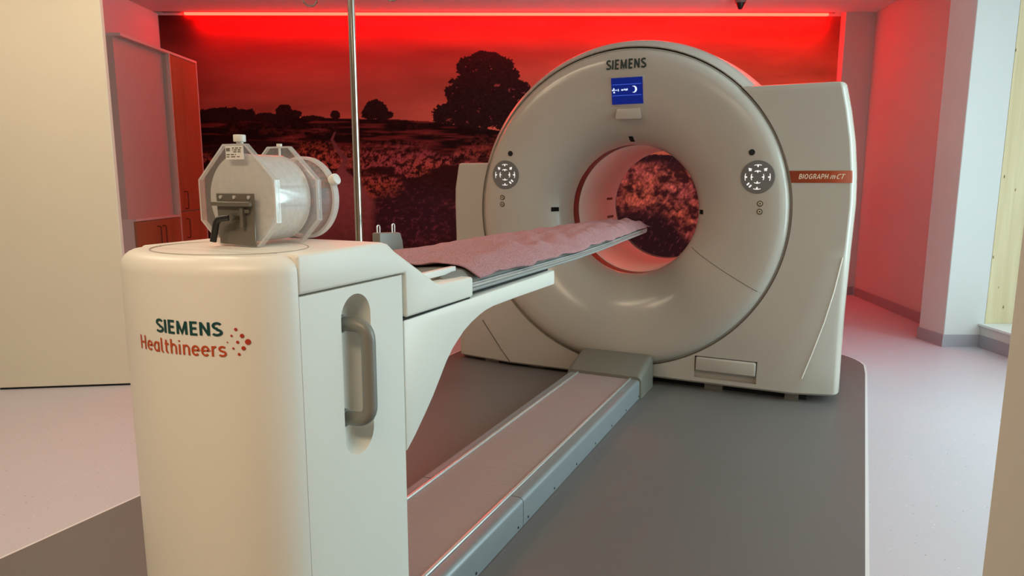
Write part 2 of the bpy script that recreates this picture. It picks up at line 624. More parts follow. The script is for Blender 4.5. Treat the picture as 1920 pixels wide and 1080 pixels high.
# dark vinyl field under the machine, with rounded rear corners and a pale weld line
def field(grow):
    a = 1.27+grow
    pts = [(-1.205-grow, -4.6), (1.19+grow, -4.6), (1.27+grow, -1.67), (1.351+grow, 0.81)]
    for k in range(1, 10):
        t = k/9*PI/2
        pts.append((0.95+(0.405+grow)*math.cos(t), 0.95+(0.42+grow)*math.sin(t)))
    for k in range(0, 10):
        t = PI/2+k/9*PI/2
        pts.append((-0.80+(0.405+grow)*math.cos(t), 0.95+(0.42+grow)*math.sin(t)))
    return pts


bm = new_bm()
prism(bm, field(0.012), -0.03, 0.0012, 'z')
struct('trim_1', bm, M['floor_edge'], rot=-TH, base=(0, 0, 0))
bm = new_bm()
prism(bm, field(0.0), -0.03, 0.002, 'z')
struct('floor_field', bm, M['floor_dark'], rot=-TH, base=(0, 0, 0))

# ceiling stops short of the back wall: a light cove
bm = new_bm()
box(bm, -5.2, 4.3, -3.2, 7.09, CZ, CZ+0.12)
box(bm, -5.2, 4.3, 7.09, 7.5, CZ+0.06, CZ+0.12)
struct('ceiling', bm, M['ceiling'])

bm = new_bm()
box(bm, -5.2, 3.30, 7.2, 7.4, 0, CZ+0.06)
struct('wall_back', bm, M['wall'])
bm = new_bm()
prism(bm, [(3.30, 7.09), (3.66, 7.09), (3.66, 7.4), (3.30, 7.4)], 0, CZ+0.06, 'z')
struct('wall_back_right', bm, M['wall'])
bm = new_bm()
prism(bm, [(3.595, 7.09), (3.39, 5.0), (3.39, 4.9), (3.9, 4.9), (3.9, 7.09)], 0, CZ, 'z')
struct('wall_right', bm, M['wall'])
bm = new_bm()
prism(bm, [(3.10, 5.09), (3.125, 4.83), (3.415, 4.83), (3.415, 5.09)], 0, CZ, 'z')
struct('wall_right_pier', bm, M['wall'], bevel=0.004, bseg=1)
# low wall under the window
bm = new_bm()
box(bm, 3.385, 3.80, -3.2, 4.83, 0, 0.155)
struct('wall_right_below_window', bm, M['wall'])
bm = new_bm()
box(bm, 3.385, 3.80, -3.2, 1.5, 0.155, CZ)
struct('wall_right_front', bm, M['wall'])
bm = new_bm()
box(bm, 3.385, 3.80, 1.5, 4.83, 2.72, CZ)
struct('wall_right_lintel', bm, M['wall'])

# skirting
for nm, poly in (('baseboard_right', [(3.589, 7.03), (3.383, 5.095), (3.368, 5.095), (3.574, 7.03)]),
                 ('baseboard_pier_side', [(3.10, 5.09), (3.125, 4.83), (3.113, 4.826), (3.088, 5.09)]),
                 ('baseboard_pier', [(3.113, 4.829), (3.383, 4.829), (3.383, 4.817), (3.113, 4.817)]),
                 ('baseboard_window', [(3.384, 4.817), (3.384, 1.0), (3.372, 1.0), (3.372, 4.817)]),
                 ('baseboard_back', [(3.31, 7.089), (3.58, 7.089), (3.58, 7.077), (3.31, 7.077)])):
    bm = new_bm()
    prism(bm, poly, 0, 0.088, 'z')
    struct(nm, bm, M['skirting'])

# tall window: pine-clad jamb, white sill, frame and pane
win = bpy.data.objects.new('window_1', None)
COL.objects.link(win)
BASES[win.name] = Vector((3.6, 3.2, 0.155))
win.location = (3.6, 3.2, 0.155)
win['kind'] = 'structure'
bm = new_bm()
box(bm, 3.415, 3.90, 4.83, 4.90, 0.17, CZ)
obj('window_jamb', bm, M['pine'], win)
bm = new_bm()
box(bm, 3.37, 3.80, 1.5, 4.828, 0.155, 0.17)
obj('window_sill', bm, M['sill'], win)
bm = new_bm()
for a, b, c, d in ((1.5, 4.83, 0.17, 0.23), (1.5, 4.83, 2.66, 2.72), (1.5, 1.56, 0.23, 2.66), (4.77, 4.83, 0.23, 2.66), (3.1, 3.16, 0.23, 2.66)):
    box(bm, 3.755, 3.80, a, b, c, d)
obj('window_frame', bm, M['frame'], win)
bm = new_bm()
box(bm, 3.775, 3.781, 1.56, 4.77, 0.23, 2.66)
obj('window_pane', bm, M['glass'], win)

# left side
bm = new_bm()
box(bm, -3.75, -3.56, 3.95, 7.2, 0, CZ)
struct('wall_left', bm, M['wall'])
bm = new_bm()
box(bm, -5.2, -2.93, 3.80, 3.95, 0, CZ)
struct('wall_front_left', bm, M['wall_warm'])
bm = new_bm()
box(bm, -5.35, -5.2, -3.2, 3.95, 0, CZ)
struct('wall_hall_left', bm, M['wall_warm'])
bm = new_bm()
box(bm, -5.2, 4.3, -3.35, -3.2, 0, CZ)
struct('wall_hall_back', bm, M['wall_warm'])
# beige sliding leaf standing in front of the partition
door = bpy.data.objects.new('door_1', None)
COL.objects.link(door)
BASES[door.name] = Vector((-2.57, 3.80, 0))
door.location = (-2.57, 3.80, 0)
door['kind'] = 'structure'
dd = Vector((0.709, 0.096, 0)).normalized()
dn = Vector((-dd.y, dd.x, 0))
c0 = Vector((-2.925, 3.757, 0))
c1 = Vector((-2.213, 3.853, 0))
bm = new_bm()
pl = [c0, c1, c1+dn*0.04, c0+dn*0.04]
prism(bm, [(p.x, p.y) for p in pl], 0.012, CZ-0.01, 'z')
obj('door_leaf', bm, M['wall_warm'], door, bevel=0.003, bseg=1)
bm = new_bm()
pl = [c0+dn*0.008, c1+dn*0.008, c1+dn*0.032, c0+dn*0.032]
prism(bm, [(p.x, p.y) for p in pl], 0.001, 0.012, 'z')
obj('door_gap_shade', bm, M['void'], door)  # black strip paints the shade in the open gap under the leaf

# near corner of the opening the picture is taken through
bm = new_bm()
prism(bm, [(0.934, 1.25), (3.385, 1.30), (3.385, 1.45), (1.10, 1.39)], 0, CZ, 'z')
struct('wall_front_right', bm, M['wall_near'], bevel=0.003, bseg=2)

# ------------------------------------------------------------------ LED cove light
t = thing('led_strip', 'thin glowing red light strip along the top of the mural', 'light strip', (-0.13, 7.17, 2.81))
bm = new_bm()
box(bm, -3.50, 3.22, 7.160, 7.199, 2.838, 2.852)
obj('housing', bm, M['silver'], t)
bm = new_bm()
box(bm, -3.28, 3.16, 7.164, 7.196, 2.816, 2.838)
obj('diffuser', bm, M['led'], t)
wash = area('led_wall_wash', (-0.02, 7.150, 2.808), (-0.02, 7.30, 2.40), 6.3, 0.02, 54, (1.0, 0.004, 0.006))
wash.data.spread = math.radians(110)


# ------------------------------------------------------------------ the mural (a printed landscape)
def vnoise(x, y, seed):
    r = np.random.default_rng(seed)
    g = r.random((256, 256))
    xi = np.floor(x).astype(int)
    yi = np.floor(y).astype(int)
    fx = x-xi
    fy = y-yi
    fx = fx*fx*(3-2*fx)
    fy = fy*fy*(3-2*fy)
    a = g[xi % 256, yi % 256]
    b = g[(xi+1) % 256, yi % 256]
    c = g[xi % 256, (yi+1) % 256]
    d = g[(xi+1) % 256, (yi+1) % 256]
    return (a*(1-fx)+b*fx)*(1-fy)+(c*(1-fx)+d*fx)*fy


def fbm(x, y, seed, n=4, gain=0.5):
    s = 0
    a = 1.0
    t_ = 0
    for k in range(n):
        s = s+a*vnoise(x*2**k+17.3*k, y*2**k+5.1*k, seed+k)
        t_ += a
        a *= gain
    return s/t_


def sstep(a, b, x):
    t_ = np.clip((x-a)/(b-a), 0, 1)
    return t_*t_*(3-2*t_)


def paint(px, py):
    """printed picture as (r,g,b); px, py are the print's own coordinates in its 1920-unit sheet"""
    L = lambda c: np.array(c)[None, :]
    n = px.shape[0]
    col = np.zeros((n, 3))
    # sky: smoky cloud bands, paler and warmer to the right and down at the horizon
    cl = fbm(px/170.0, py/34.0, 3, 5)
    cl2 = fbm(px/420.0+3, py/70.0, 21, 4)
    hz = np.clip((py-40)/185.0, 0, 1)
    warm = sstep(600, 1500, px)
    sky = L((0.26, 0.032, 0.030))*(1-hz[:, None])+L((0.66, 0.165, 0.12))*hz[:, None]
    sky = sky*(0.55+0.62*cl[:, None])*(0.72+0.5*cl2[:, None])
    sky = sky*(1+warm[:, None]*np.array([0.55, 0.9, 0.35])[None, :])
    sky = sky*(0.45+0.55*sstep(250, 640, px))[:, None]**0.6
    col[:] = sky
    # horizon height across the sheet
    hx = np.array([250, 370, 420, 520, 600, 690, 740, 800, 860, 950, 1010, 1150, 1320, 1600])
    hy = np.array([222, 222, 216, 222, 222, 224, 224, 228, 234, 246, 254, 288, 292, 270])
    hor = np.interp(px, hx, hy)+4*(fbm(px/22.0, px*0+1.5, 5, 4)-0.5)
    ground = py > hor
    # heather and grass
    dep = np.clip((py-hor)/230.0, 0, 1)
    big = fbm(px/60.0, py/20.0, 31, 4)
    tex = fbm(px/7.0+0.25*py/9, py/5.0, 41, 4, 0.65)
    fine = vnoise(px/2.1, py/3.2, 55)
    g0 = L((0.035, 0.010, 0.010))
    hot = L((0.52, 0.115, 0.055))
    mag = L((0.36, 0.085, 0.10))
    k = sstep(0.42, 0.62, big+0.10*np.sin(px/90.0))*sstep(0.30, 0.70, tex+0.25*(fine-0.5))
    band = np.exp(-((py-330)/62.0)**2)*0.95+0.22*sstep(0.0, 0.2, dep)
    mixc = np.clip(vnoise(px/80.0, py/40.0, 61)*1.4-0.2, 0, 1)[:, None]
    heat = hot*mixc+mag*(1-mixc)
    amount = np.clip(k*band*1.5, 0, 1)[:, None]
    gcol = g0*(0.7+0.9*tex[:, None])+heat*amount*(0.45+0.9*fine[:, None])
    # dark middle distance, streaked
    streak = fbm(px/50.0, py/4.5, 71, 3)
    far = sstep(hor+80, hor+32, py)
    gcol = gcol*(1-0.72*far[:, None])+L((0.14, 0.022, 0.022))*(far*sstep(0.5, 0.75, streak))[:, None]
    # big bush of dark purple heather
    bush = np.exp(-(((px-775)/105.0)**2+((py-405)/62.0)**2)**2)+np.exp(-(((px-1130)/80.0)**2+((py-455)/45.0)**2)**2)
    bush = np.clip(bush+0.35*(big-0.5)*(bush > 0.05), 0, 1)
    bcol = L((0.045, 0.018, 0.030))+L((0.20, 0.05, 0.09))*(sstep(0.52, 0.8, tex)*fine)[:, None]
    gcol = gcol*(1-bush[:, None])+bcol*bush[:, None]
    # heather seen through the tunnel: bright clumps above, dark grass below
    nb = sstep(1090, 1160, px)
    cl3 = fbm(px/16.0, py/13.0, 91, 3, 0.7)
    blades = vnoise((px+0.6*py)/3.0, (py-0.4*px)/9.0, 95)
    up = sstep(412, 380, py+22*(cl3-0.5)+sstep(1235, 1300, px)*-55)*sstep(296, 318, py)
    hcol = (L((0.06, 0.014, 0.016))+(L((0.85, 0.22, 0.12))*mixc+L((0.68, 0.18, 0.17))*(1-mixc))*(sstep(0.33, 0.75, cl3)*(0.35+0.9*fine)*(0.5+0.8*blades))[:, None])*up[:, None]
    hcol = hcol+(1-up[:, None])*(L((0.030, 0.010, 0.014))+L((0.20, 0.05, 0.075))*(sstep(0.68, 0.92, blades)*fine)[:, None])
    gcol = gcol*(1-nb[:, None])+hcol*nb[:, None]
    # sandy path that winds away to the left of the pole
    pc = np.interp(py, [248, 262, 280, 300, 320, 345, 380, 460], [628, 622, 632, 648, 640, 650, 655, 640])
    pw = np.interp(py, [248, 262, 280, 300, 320, 345, 380, 460], [2, 3, 5, 7, 9, 28, 46, 62])
    inp = sstep(pw*1.15, pw*0.75, np.abs(px-pc)+pw*0.5*(tex-0.5))*(py > 248)*(px < 760)
    pcol = L((0.40, 0.14, 0.15))*(0.62+0.45*tex[:, None])*np.interp(py, [250, 300, 360, 460], [0.55, 0.7, 1.0, 0.5])[:, None]
    gcol = gcol*(1-inp[:, None])+pcol*inp[:, None]
    col[ground] = gcol[ground]
    # tree line and trees: dark, lacy at the rim
    ln = fbm(px/9.0, py/7.0, 101, 4, 0.6)
    lf = vnoise(px/2.6, py/2.6, 111)

    def blob(cx, cy, rx, ry, p=2.0, rim=0.75):
        d = (np.abs((px-cx)/rx)**p+np.abs((py-cy)/ry)**p)
        return d+rim*(ln-0.5)*2*0.6+0.28*(lf-0.5) < 0.92
    tree = np.zeros(n, bool)
    for b in ((905, 150, 50, 52), (872, 180, 40, 40), (945, 168, 38, 45), (850, 214, 42, 22), (905, 214, 72, 28), (970, 190, 22, 32), (838, 222, 28, 14), (910, 112, 30, 17), (880, 130, 26, 24), (942, 128, 24, 22), (984, 166, 11, 12), (968, 234, 44, 17),
              (705, 206, 24, 19), (692, 214, 16, 12), (722, 216, 16, 10), (628, 216, 9, 9), (532, 210, 17, 15), (545, 216, 22, 10),
              (420, 216, 42, 15), (385, 217, 25, 12), (455, 217, 26, 12), (500, 220, 30, 8), (470, 214, 10, 10), (585, 222, 24, 5)):
        tree |= blob(*b)
    tree |= (np.abs(px-906) < 7) & (py > 200) & (py < 246)
    tcol = L((0.022, 0.008, 0.009))*(0.6+0.8*lf[:, None])
    holes = (ln > 0.70) & (lf > 0.66) & (px > 800)
    tcol = np.where(holes[:, None], L((0.26, 0.06, 0.06)), tcol)
    col[tree] = tcol[tree]
    return np.clip(col, 0, 1)


def make_mural():
    x0, x1, z0, z1, Y = -3.555, 3.298, 0.09, 2.816, 7.199
    NX, NZ = 1180, 470
    xs = np.linspace(x0, x1, NX)
    zs = np.linspace(z0, z1, NZ)
    X, Z = np.meshgrid(xs, zs)
    X = X.ravel()
    Z = Z.ravel()
    # the sheet's own drawing units
    f, p = 1280.0, 0.1572
    zc = Y*math.cos(p)-(Z-1.19)*math.sin(p)
    yc = -((Z-1.19)*math.cos(p)+Y*math.sin(p))
    px = 960+f*X/zc
    py = 540+f*yc/zc
    c = paint(px, py)
    # paper has a thickness of 3 mm: the printed face plus a rim behind it
    verts = np.stack([X, np.full_like(X, Y-0.003), Z], 1)
    i = np.arange((NX-1)*(NZ-1))
    r = i//(NX-1)
    q = i % (NX-1)
    a = r*NX+q
    faces = np.stack([a, a+1, a+NX+1, a+NX], 1)
    rim = [0, NX-1, NX*NZ-1, NX*(NZ-1)]
    nb = len(verts)
    back = verts[rim].copy()
    back[:, 1] = Y
    verts = np.vstack([verts, back])
    me = bpy.data.meshes.new('wall_mural')
    me.vertices.add(len(verts))
    me.vertices.foreach_set('co', (verts-np.array([-0.13, 7.2, 0.09])).ravel())
    nf = len(faces)
    side = [(rim[1], rim[0], nb, nb+1), (rim[2], rim[1], nb+1, nb+2), (rim[3], rim[2], nb+2, nb+3), (rim[0], rim[3], nb+3, nb), (nb, nb+3, nb+2, nb+1)]
    allf = np.vstack([faces, np.array(side)])
    me.loops.add(allf.size)
    me.loops.foreach_set('vertex_index', allf.ravel())
    me.polygons.add(len(allf))
    me.polygons.foreach_set('loop_start', np.arange(0, allf.size, 4))
    me.polygons.foreach_set('loop_total', np.full(len(allf), 4))
    at = me.color_attributes.new('print', 'FLOAT_COLOR', 'POINT')
    full = np.ones((len(verts), 4))
    full[:nb, :3] = c
    full[nb:, :3] = 0.4
    at.data.foreach_set('color', full.ravel())
    me.update()
    me.validate()
    m = bpy.data.materials.new('printed_landscape')
    m.use_nodes = True
    nt = m.node_tree
    b = nt.nodes['Principled BSDF']
    b.inputs['Roughness'].default_value = 0.75
    b.inputs['Specular IOR Level'].default_value = 0.15
    ca = nt.nodes.new('ShaderNodeVertexColor')
    ca.layer_name = 'print'
    nt.links.new(ca.outputs[0], b.inputs['Base Color'])
    me.materials.append(m)
    o = bpy.data.objects.new('wall_mural', me)
    o.location = (-0.13, 7.2, 0.09)
    COL.objects.link(o)
    tag(o, 'full-wall printed mural of a heath at sunset with a tall dark tree', 'mural')


make_mural()
#==PART2==

# ================================================================== THE SCANNER
sc = thing('scanner_gantry', 'large white ring-shaped scanner with a round tunnel at the end of the floor rail', 'medical scanner', (0, 0.5, 0), -TH)
CZB = 1.01
FACE = [(0.245, 0.390), (0.215, 0.396), (0.165, 0.414), (0.110, 0.450), (0.060, 0.505), (0.020, 0.570), (-0.008, 0.640), (-0.026, 0.720), (-0.033, 0.790), (-0.031, 0.845), (-0.023, 0.873), (-0.006, 0.890), (0.010, 0.8995), (0.045, 0.8995)]


def face_u(r):
    rs = [q[1] for q in FACE[:-1]]
    us = [q[0] for q in FACE[:-1]]
    return float(np.interp(r, rs, us))


def on_face(v, z, lift=0.002):
    return (v, face_u(math.hypot(v, z-CZB))-lift, z)


bm = new_bm()
lathe_u(bm, FACE, CZB, 0, 160)
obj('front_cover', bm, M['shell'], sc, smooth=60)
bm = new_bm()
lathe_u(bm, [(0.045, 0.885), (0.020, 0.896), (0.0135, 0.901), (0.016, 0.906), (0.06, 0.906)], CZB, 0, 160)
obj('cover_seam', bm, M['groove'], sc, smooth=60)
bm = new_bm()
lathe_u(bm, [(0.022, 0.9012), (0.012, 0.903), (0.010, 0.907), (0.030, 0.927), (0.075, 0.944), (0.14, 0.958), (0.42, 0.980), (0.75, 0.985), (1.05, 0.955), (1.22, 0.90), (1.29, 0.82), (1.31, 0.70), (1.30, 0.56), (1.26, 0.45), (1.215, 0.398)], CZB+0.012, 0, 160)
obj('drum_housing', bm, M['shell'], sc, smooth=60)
# bore
bm = new_bm()
lathe_u(bm, [(0.246, 0.391), (0.262, 0.394), (0.268, 0.400), (0.274, 0.400)], CZB, 0, 128)
obj('bore_rim', bm, M['tunnel'], sc, smooth=60)
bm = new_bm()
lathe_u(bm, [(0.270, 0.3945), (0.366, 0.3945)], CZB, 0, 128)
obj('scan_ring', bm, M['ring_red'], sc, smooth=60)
bm = new_bm()
lathe_u(bm, [(0.364, 0.401), (0.364, 0.391), (0.374, 0.388), (0.75, 0.386), (1.12, 0.386), (1.17, 0.390), (1.205, 0.402), (1.225, 0.43)], CZB, 0, 128)
obj('tunnel', bm, M['tunnel'], sc, smooth=60)


def right_edge(z):
    return float(np.interp(z, [0.03, 0.25, 0.5, 0.83, 1.0, 1.08, 1.22, 1.38, 1.54, 1.675], [1.166, 1.163, 1.163, 1.169, 1.174, 1.176, 1.170, 1.153, 1.124, 1.092]))


def left_edge(z):
    return float(np.interp(z, [0.0, 0.3, 0.83, 1.05, 1.14, 1.29], [1.092, 1.094, 1.094, 1.099, 1.096, 1.070]))


def wing(name, sgn, edge, z0, z1, crease, n=56):
    """side block of the scanner: slices from the ring round the side to the back"""
    bm = new_bm()
    rows = []
    zs = [z0+(z1-z0)*i/n for i in range(n+1)]
    ZS = [(zs[0]+0.0, 0.010)] + [(z, 0.0) for z in zs[0:1]]
    seq = [(z0, 0.012), (z0+0.012, 0.0)] + [(z, 0.0) for z in zs[1:-1]] + [(z1-0.012, 0.0), (z1-0.003, 0.005), (z1, 0.016)]
    for z, ins in seq:
        d = 0.912**2-(z-CZB)**2
        inn = math.sqrt(d) if d > 0 else 0.0
        inn = max(inn, 0.0)
        R = edge(z)-ins*0.4
        cv, cr = crease(z, R)
        rec = 0.0
        row = []
        inn = min(inn, cv-0.02)
        for t in (0, 0.33, 0.66):
            row.append((inn+(cv-inn)*t, ins))
        for t in (0, 0.25, 0.5, 0.75, 1.0):
            v = cv+(R-cv)*t
            row.append((v, ins+cr*(R-cv)*t))
        rr = ins+cr*(R-cv)
        for off, u in ((0.010, 0.006), (0.022, 0.028), (0.030, 0.07), (0.033, 0.13), (0.032, 0.35), (0.024, 0.7), (0.0, 1.0), (-0.06, 1.14), (-0.16, 1.20)):
            row.append((R+off-ins*0.6, rr*max(0, 1-u*3)+u))
        row.append((max(inn, 0.30), 1.21))
        rows.append([bm.verts.new((sgn*v, u, z)) for v, u in row])
    for A, B in zip(rows, rows[1:]):
        for k in range(len(A)-1):
            bm.faces.new((A[k], A[k+1], B[k+1], B[k]))
        bm.faces.new((A[-1], A[0], B[0], B[-1]))
    bm.faces.new(rows[0])
    bm.faces.new(rows[-1])
    return obj(name, bm, M['shell'], sc, smooth=24)


def crease_r(z, R):
    v = float(np.interp(z, [0.03, 0.141, 0.455, 0.80, 0.86], [0.965, 1.011, 1.100, 1.160, 1.170]))
    v = min(v, R-0.004)
    return v, (0.30 if z < 0.86 else 0.0)


def crease_l(z, R):
    v = float(np.interp(z, [0.0, 0.289, 0.50, 0.54], [0.70, 0.913, 1.075, 1.09]))
    v = min(v, R-0.004)
    return v, (0.12 if z < 0.54 else 0.0)


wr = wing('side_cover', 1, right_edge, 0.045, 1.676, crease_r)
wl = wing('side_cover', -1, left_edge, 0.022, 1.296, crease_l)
# dark plinth and feet under the covers
bm = new_bm()
box(bm, -0.95, -0.24, 0.10, 1.15, 0.002, 0.08)
box(bm, 0.24, 1.04, 0.08, 1.15, 0.002, 0.08)
obj('plinth', bm, M['void'], sc)
for a, b in ((-0.92, -0.82), (0.93, 1.0), (-0.60, -0.50), (0.50, 0.60)):
    bm = new_bm()
    box(bm, a, b, 0.05, 0.12, 0.002, 0.05)
    obj('foot', bm, M['dark_metal'], sc)
# crease lines: right tube coloured pale as a painted highlight, left a dark seam
for sgn, pts in ((1, [(1.163, 0.80), (1.135, 0.62), (1.100, 0.455), (1.055, 0.29), (1.011, 0.141)]), (-1, [(0.913, 0.289), (0.86, 0.217), (0.78, 0.109), (0.714, 0.03)])):
    bm = new_bm()
    tube(bm, [(sgn*v, 0.0, z) for v, z in pts], 0.0035, 8)
    obj('crease_line', bm, M['bed_shell'] if sgn > 0 else M['seam'], sc)

# lower access recess with its flap
cut = new_bm()
box(cut, 0.447, 0.783, -0.05, 0.035, 0.078, 0.205)
boolean_cut(wr, cut)
bm = new_bm()
box(bm, 0.453, 0.777, -0.010, 0.030, 0.120, 0.200)
obj('access_flap', bm, M['shell'], sc, bevel=0.010, bseg=3)

# cover split line, lower right
for sgn in (1, -1):
    bm = new_bm()
    a = math.atan2(0.735*sgn, -0.395)
    pts = []
    for k in range(24):
        r = 0.43+(0.885-0.43)*k/23
        pts.append((r*math.sin(a), face_u(r)-0.0002, CZB+r*math.cos(a)))
    tube(bm, pts, 0.0016, 6)
    obj('split_line', bm, M['seam'], sc)

# lettering and screen at the top
bm = text_bm('SIEMENS', -0.106, 0.124, 1.800, 1.850, lambda x, z: on_face(x, z, 0.003), weight=0.20, gap=0.10)
obj('lettering', bm, M['dark_ink'], sc, smooth=180)
SX0, SX1, SZ0, SZ1 = -0.074, 0.104, 1.612, 1.752
def su(z, lift):
    return face_u(z-CZB)-lift
def slab(bm, x0, x1, z0, z1, l0, l1):
    """thin plate that lies along the cover between two lifts"""
    vs = [bm.verts.new((x, su(z, l), z)) for l in (l0, l1) for z in (z0, z1) for x in (x0, x1)]
    for f in ((0, 1, 3, 2), (4, 6, 7, 5), (0, 4, 5, 1), (2, 3, 7, 6), (0, 2, 6, 4), (1, 5, 7, 3)):
        bm.faces.new([vs[i] for i in f])
bm = new_bm()
slab(bm, SX0-0.010, SX1+0.010, SZ0-0.010, SZ1+0.010, -0.01, 0.005)
fr_ = obj('screen_frame', bm, M['shell'], sc, bevel=0.003, bseg=2)
bm = new_bm()
slab(bm, SX0, SX1, SZ0, SZ1, 0.0, 0.0100)
scr = obj('display_screen', bm, M['screen'], sc)
bm = new_bm()
for zz in (1.716, 1.658):
    slab(bm, SX0+0.006, SX1-0.006, zz-0.0018, zz+0.0018, 0.009, 0.0112)
obj('screen_line', bm, M['screen_line'], scr)
bm = new_bm()
for x, z, hw, hh in ((-0.066, 1.687, 0.003, 0.003), (-0.059, 1.695, 0.0035, 0.003), (-0.058, 1.688, 0.006, 0.0025), (-0.058, 1.676, 0.004, 0.004), (-0.044, 1.687, 0.004, 0.002), (-0.033, 1.687, 0.0022, 0.006),
                     (-0.010, 1.687, 0.006, 0.0035), (0.003, 1.689, 0.003, 0.004), (0.011, 1.687, 0.0025, 0.0045), (0.018, 1.689, 0.002, 0.005)):
    slab(bm, x-hw, x+hw, z-hh, z+hh, 0.009, 0.0116)
obj('screen_mark', bm, M['screen_white'], scr)
bm = new_bm()
# crescent disc
n = 28
prev = None
for k in range(n+1):
    a = -2.1+4.2*k/n
    r1, r0 = 0.018, 0.018-0.011*math.cos(a*0.72)**1.0
    P = [(0.056+r*math.sin(a+PI/2)*1.0, 1.688+r*math.cos(a+PI/2)) for r in (r0, r1)]
    cur = [bm.verts.new((x, su(z, 0.0114), z)) for x, z in P]
    if prev:
        bm.faces.new((prev[0], prev[1], cur[1], cur[0]))
    prev = cur
obj('screen_mark', bm, M['screen_white'], scr)
# small lip below the screen
bm = new_bm()
A = [(-0.050, 1.590), (0.084, 1.590), (0.090, 1.540), (0.082, 1.530), (-0.052, 1.530), (-0.060, 1.540)]
lo = [bm.verts.new((x, su(z, -0.02), z)) for x, z in A]
hi = [bm.verts.new((x, su(z, 0.004 if z > 1.56 else 0.034), z)) for x, z in A]
bm.faces.new(lo[::-1])
bm.faces.new(hi)
for i in range(6):
    j = (i+1) % 6
    bm.faces.new((lo[i], lo[j], hi[j], hi[i]))
obj('microphone_lip', bm, M['shell'], sc, bevel=0.004, bseg=2)


def control_panel(cv, cz, mirror):
    r0 = math.hypot(cv, cz-CZB)
    # cover is nearly flat here; lay the panel on its tangent
    bm = new_bm()
    rr = 0.083
    n = 48
    ring0 = [bm.verts.new(on_face(cv+(rr+0.006)*math.sin(2*PI*k/n), cz+(rr+0.006)*math.cos(2*PI*k/n), -0.004)) for k in range(n)]
    ring1 = [bm.verts.new(on_face(cv+(rr+0.002)*math.sin(2*PI*k/n), cz+(rr+0.002)*math.cos(2*PI*k/n), 0.004)) for k in range(n)]
    ring2 = [bm.verts.new(on_face(cv+(rr-0.008)*math.sin(2*PI*k/n), cz+(rr-0.008)*math.cos(2*PI*k/n), 0.0035)) for k in range(n)]
    for A, B in ((ring0, ring1), (ring1, ring2)):
        for k in range(n):
            l = (k+1) % n
            bm.faces.new((A[k], A[l], B[l], B[k]))
    c = bm.verts.new(on_face(cv, cz, 0.0035))
    for k in range(n):
        bm.faces.new((ring2[k], ring2[(k+1) % n], c))
    pn = obj('control_panel', bm, M['panel_grey'], sc, smooth=50)
    def icon(kind, ang, rad):
        b = new_bm()
        s = -1 if mirror else 1
        ca, sa = math.cos(ang), math.sin(ang)
        def P(t, rr_):   # t along tangent, rr_ outward
            x = rr_*sa+t*ca
            z = rr_*ca-t*sa
            return on_face(cv+x*s, cz+z, 0.0062)
        def poly(pts):
            b.faces.new([b.verts.new(P(t, r)) for t, r in pts])
        def arc(r_in, r_out, half):
            m = 8
            prev = None
            for k in range(m+1):
                q = -half+2*half*k/m
                cur = [b.verts.new(P(r*math.sin(q), r*math.cos(q))) for r in (r_in, r_out)]
                if prev:
                    b.faces.new((prev[0], prev[1], cur[1], cur[0]))
                prev = cur
        if kind == 'inner':
            arc(0.0305, 0.0342, 0.52)
            poly([(-0.006, 0.0305), (0.006, 0.0305), (0.0, 0.020)])
        elif kind == 'outer':
            arc(0.0615, 0.065, 0.30)
            poly([(-0.005, 0.0615), (0.005, 0.0615), (0.003, 0.052), (-0.003, 0.052)])
        elif kind == 'diag':
            poly([(-0.010, 0.052), (0.0, 0.067), (0.003, 0.060), (-0.006, 0.049)])
            poly([(0.010, 0.052), (0.0, 0.067), (-0.003, 0.060), (0.006, 0.049)])
            poly([(-0.003, 0.058), (0.003, 0.058), (0.003, 0.045), (-0.003, 0.045)])
        else:
            for t0 in (-0.011, 0.005):
                poly([(t0, 0.050), (t0+0.008, 0.050), (t0+0.008, 0.066), (t0, 0.066)])
        bmesh.ops.solidify(b, geom=b.faces[:], thickness=0.0015)
        obj('button_icon', b, M['white_icon'], pn, smooth=180)
    for k in range(4):
        icon('inner', k*PI/2, 0)
        icon('outer', k*PI/2, 0)
    icon('diag', PI/4, 0)
    icon('diag', -PI/4, 0)
    icon('wide', 3*PI/4, 0)
    # indicator above and two small buttons below
    ms = -1 if mirror else 1
    b = new_bm()
    v, z = cv+ms*0.035, cz+0.128
    disc_u(b, v, face_u(math.hypot(v, z-CZB))-0.003, z, 0.016, 0.006)
    obj('indicator_lamp', b, M['void'], sc)
    for dz in (0.138, 0.180):
        b = new_bm()
        v, z = cv-ms*0.020, cz-dz
        u = face_u(math.hypot(v, z-CZB))-0.004
        disc_u(b, v, u, z, 0.0155, 0.006)
        bt = obj('push_button', b, M['brass'], sc)
        b = new_bm()
        lathe_u(b, [(u-0.0005, 0.006), (u-0.0012, 0.0075), (u-0.0005, 0.009)], z, v, 20)
        obj('button_ring', b, M['pale_ink'], bt)


control_panel(-0.735, 1.220, False)
control_panel(0.733, 1.206, True)
# laser windows round the bore
def slot(bm, ang, r, w_, h_):
    """small window that follows the funnel of the cover"""
    ca, sa = math.cos(ang), math.sin(ang)
    rows = []
    for k in range(9):
        rr = r-w_+2*w_*k/8
        row = []
        for b in (-h_, 0.0, h_):
            v = rr*sa+b*ca
            z = CZB+rr*ca-b*sa
            q = math.hypot(v, z-CZB)
            row.append(bm.verts.new((v, face_u(q)-0.0035, z)))
        rows.append(row)
    for A, B in zip(rows, rows[1:]):
        for c in range(2):
            bm.faces.new((A[c], A[c+1], B[c+1], B[c]))
    bmesh.ops.solidify(bm, geom=bm.faces[:], thickness=0.004)


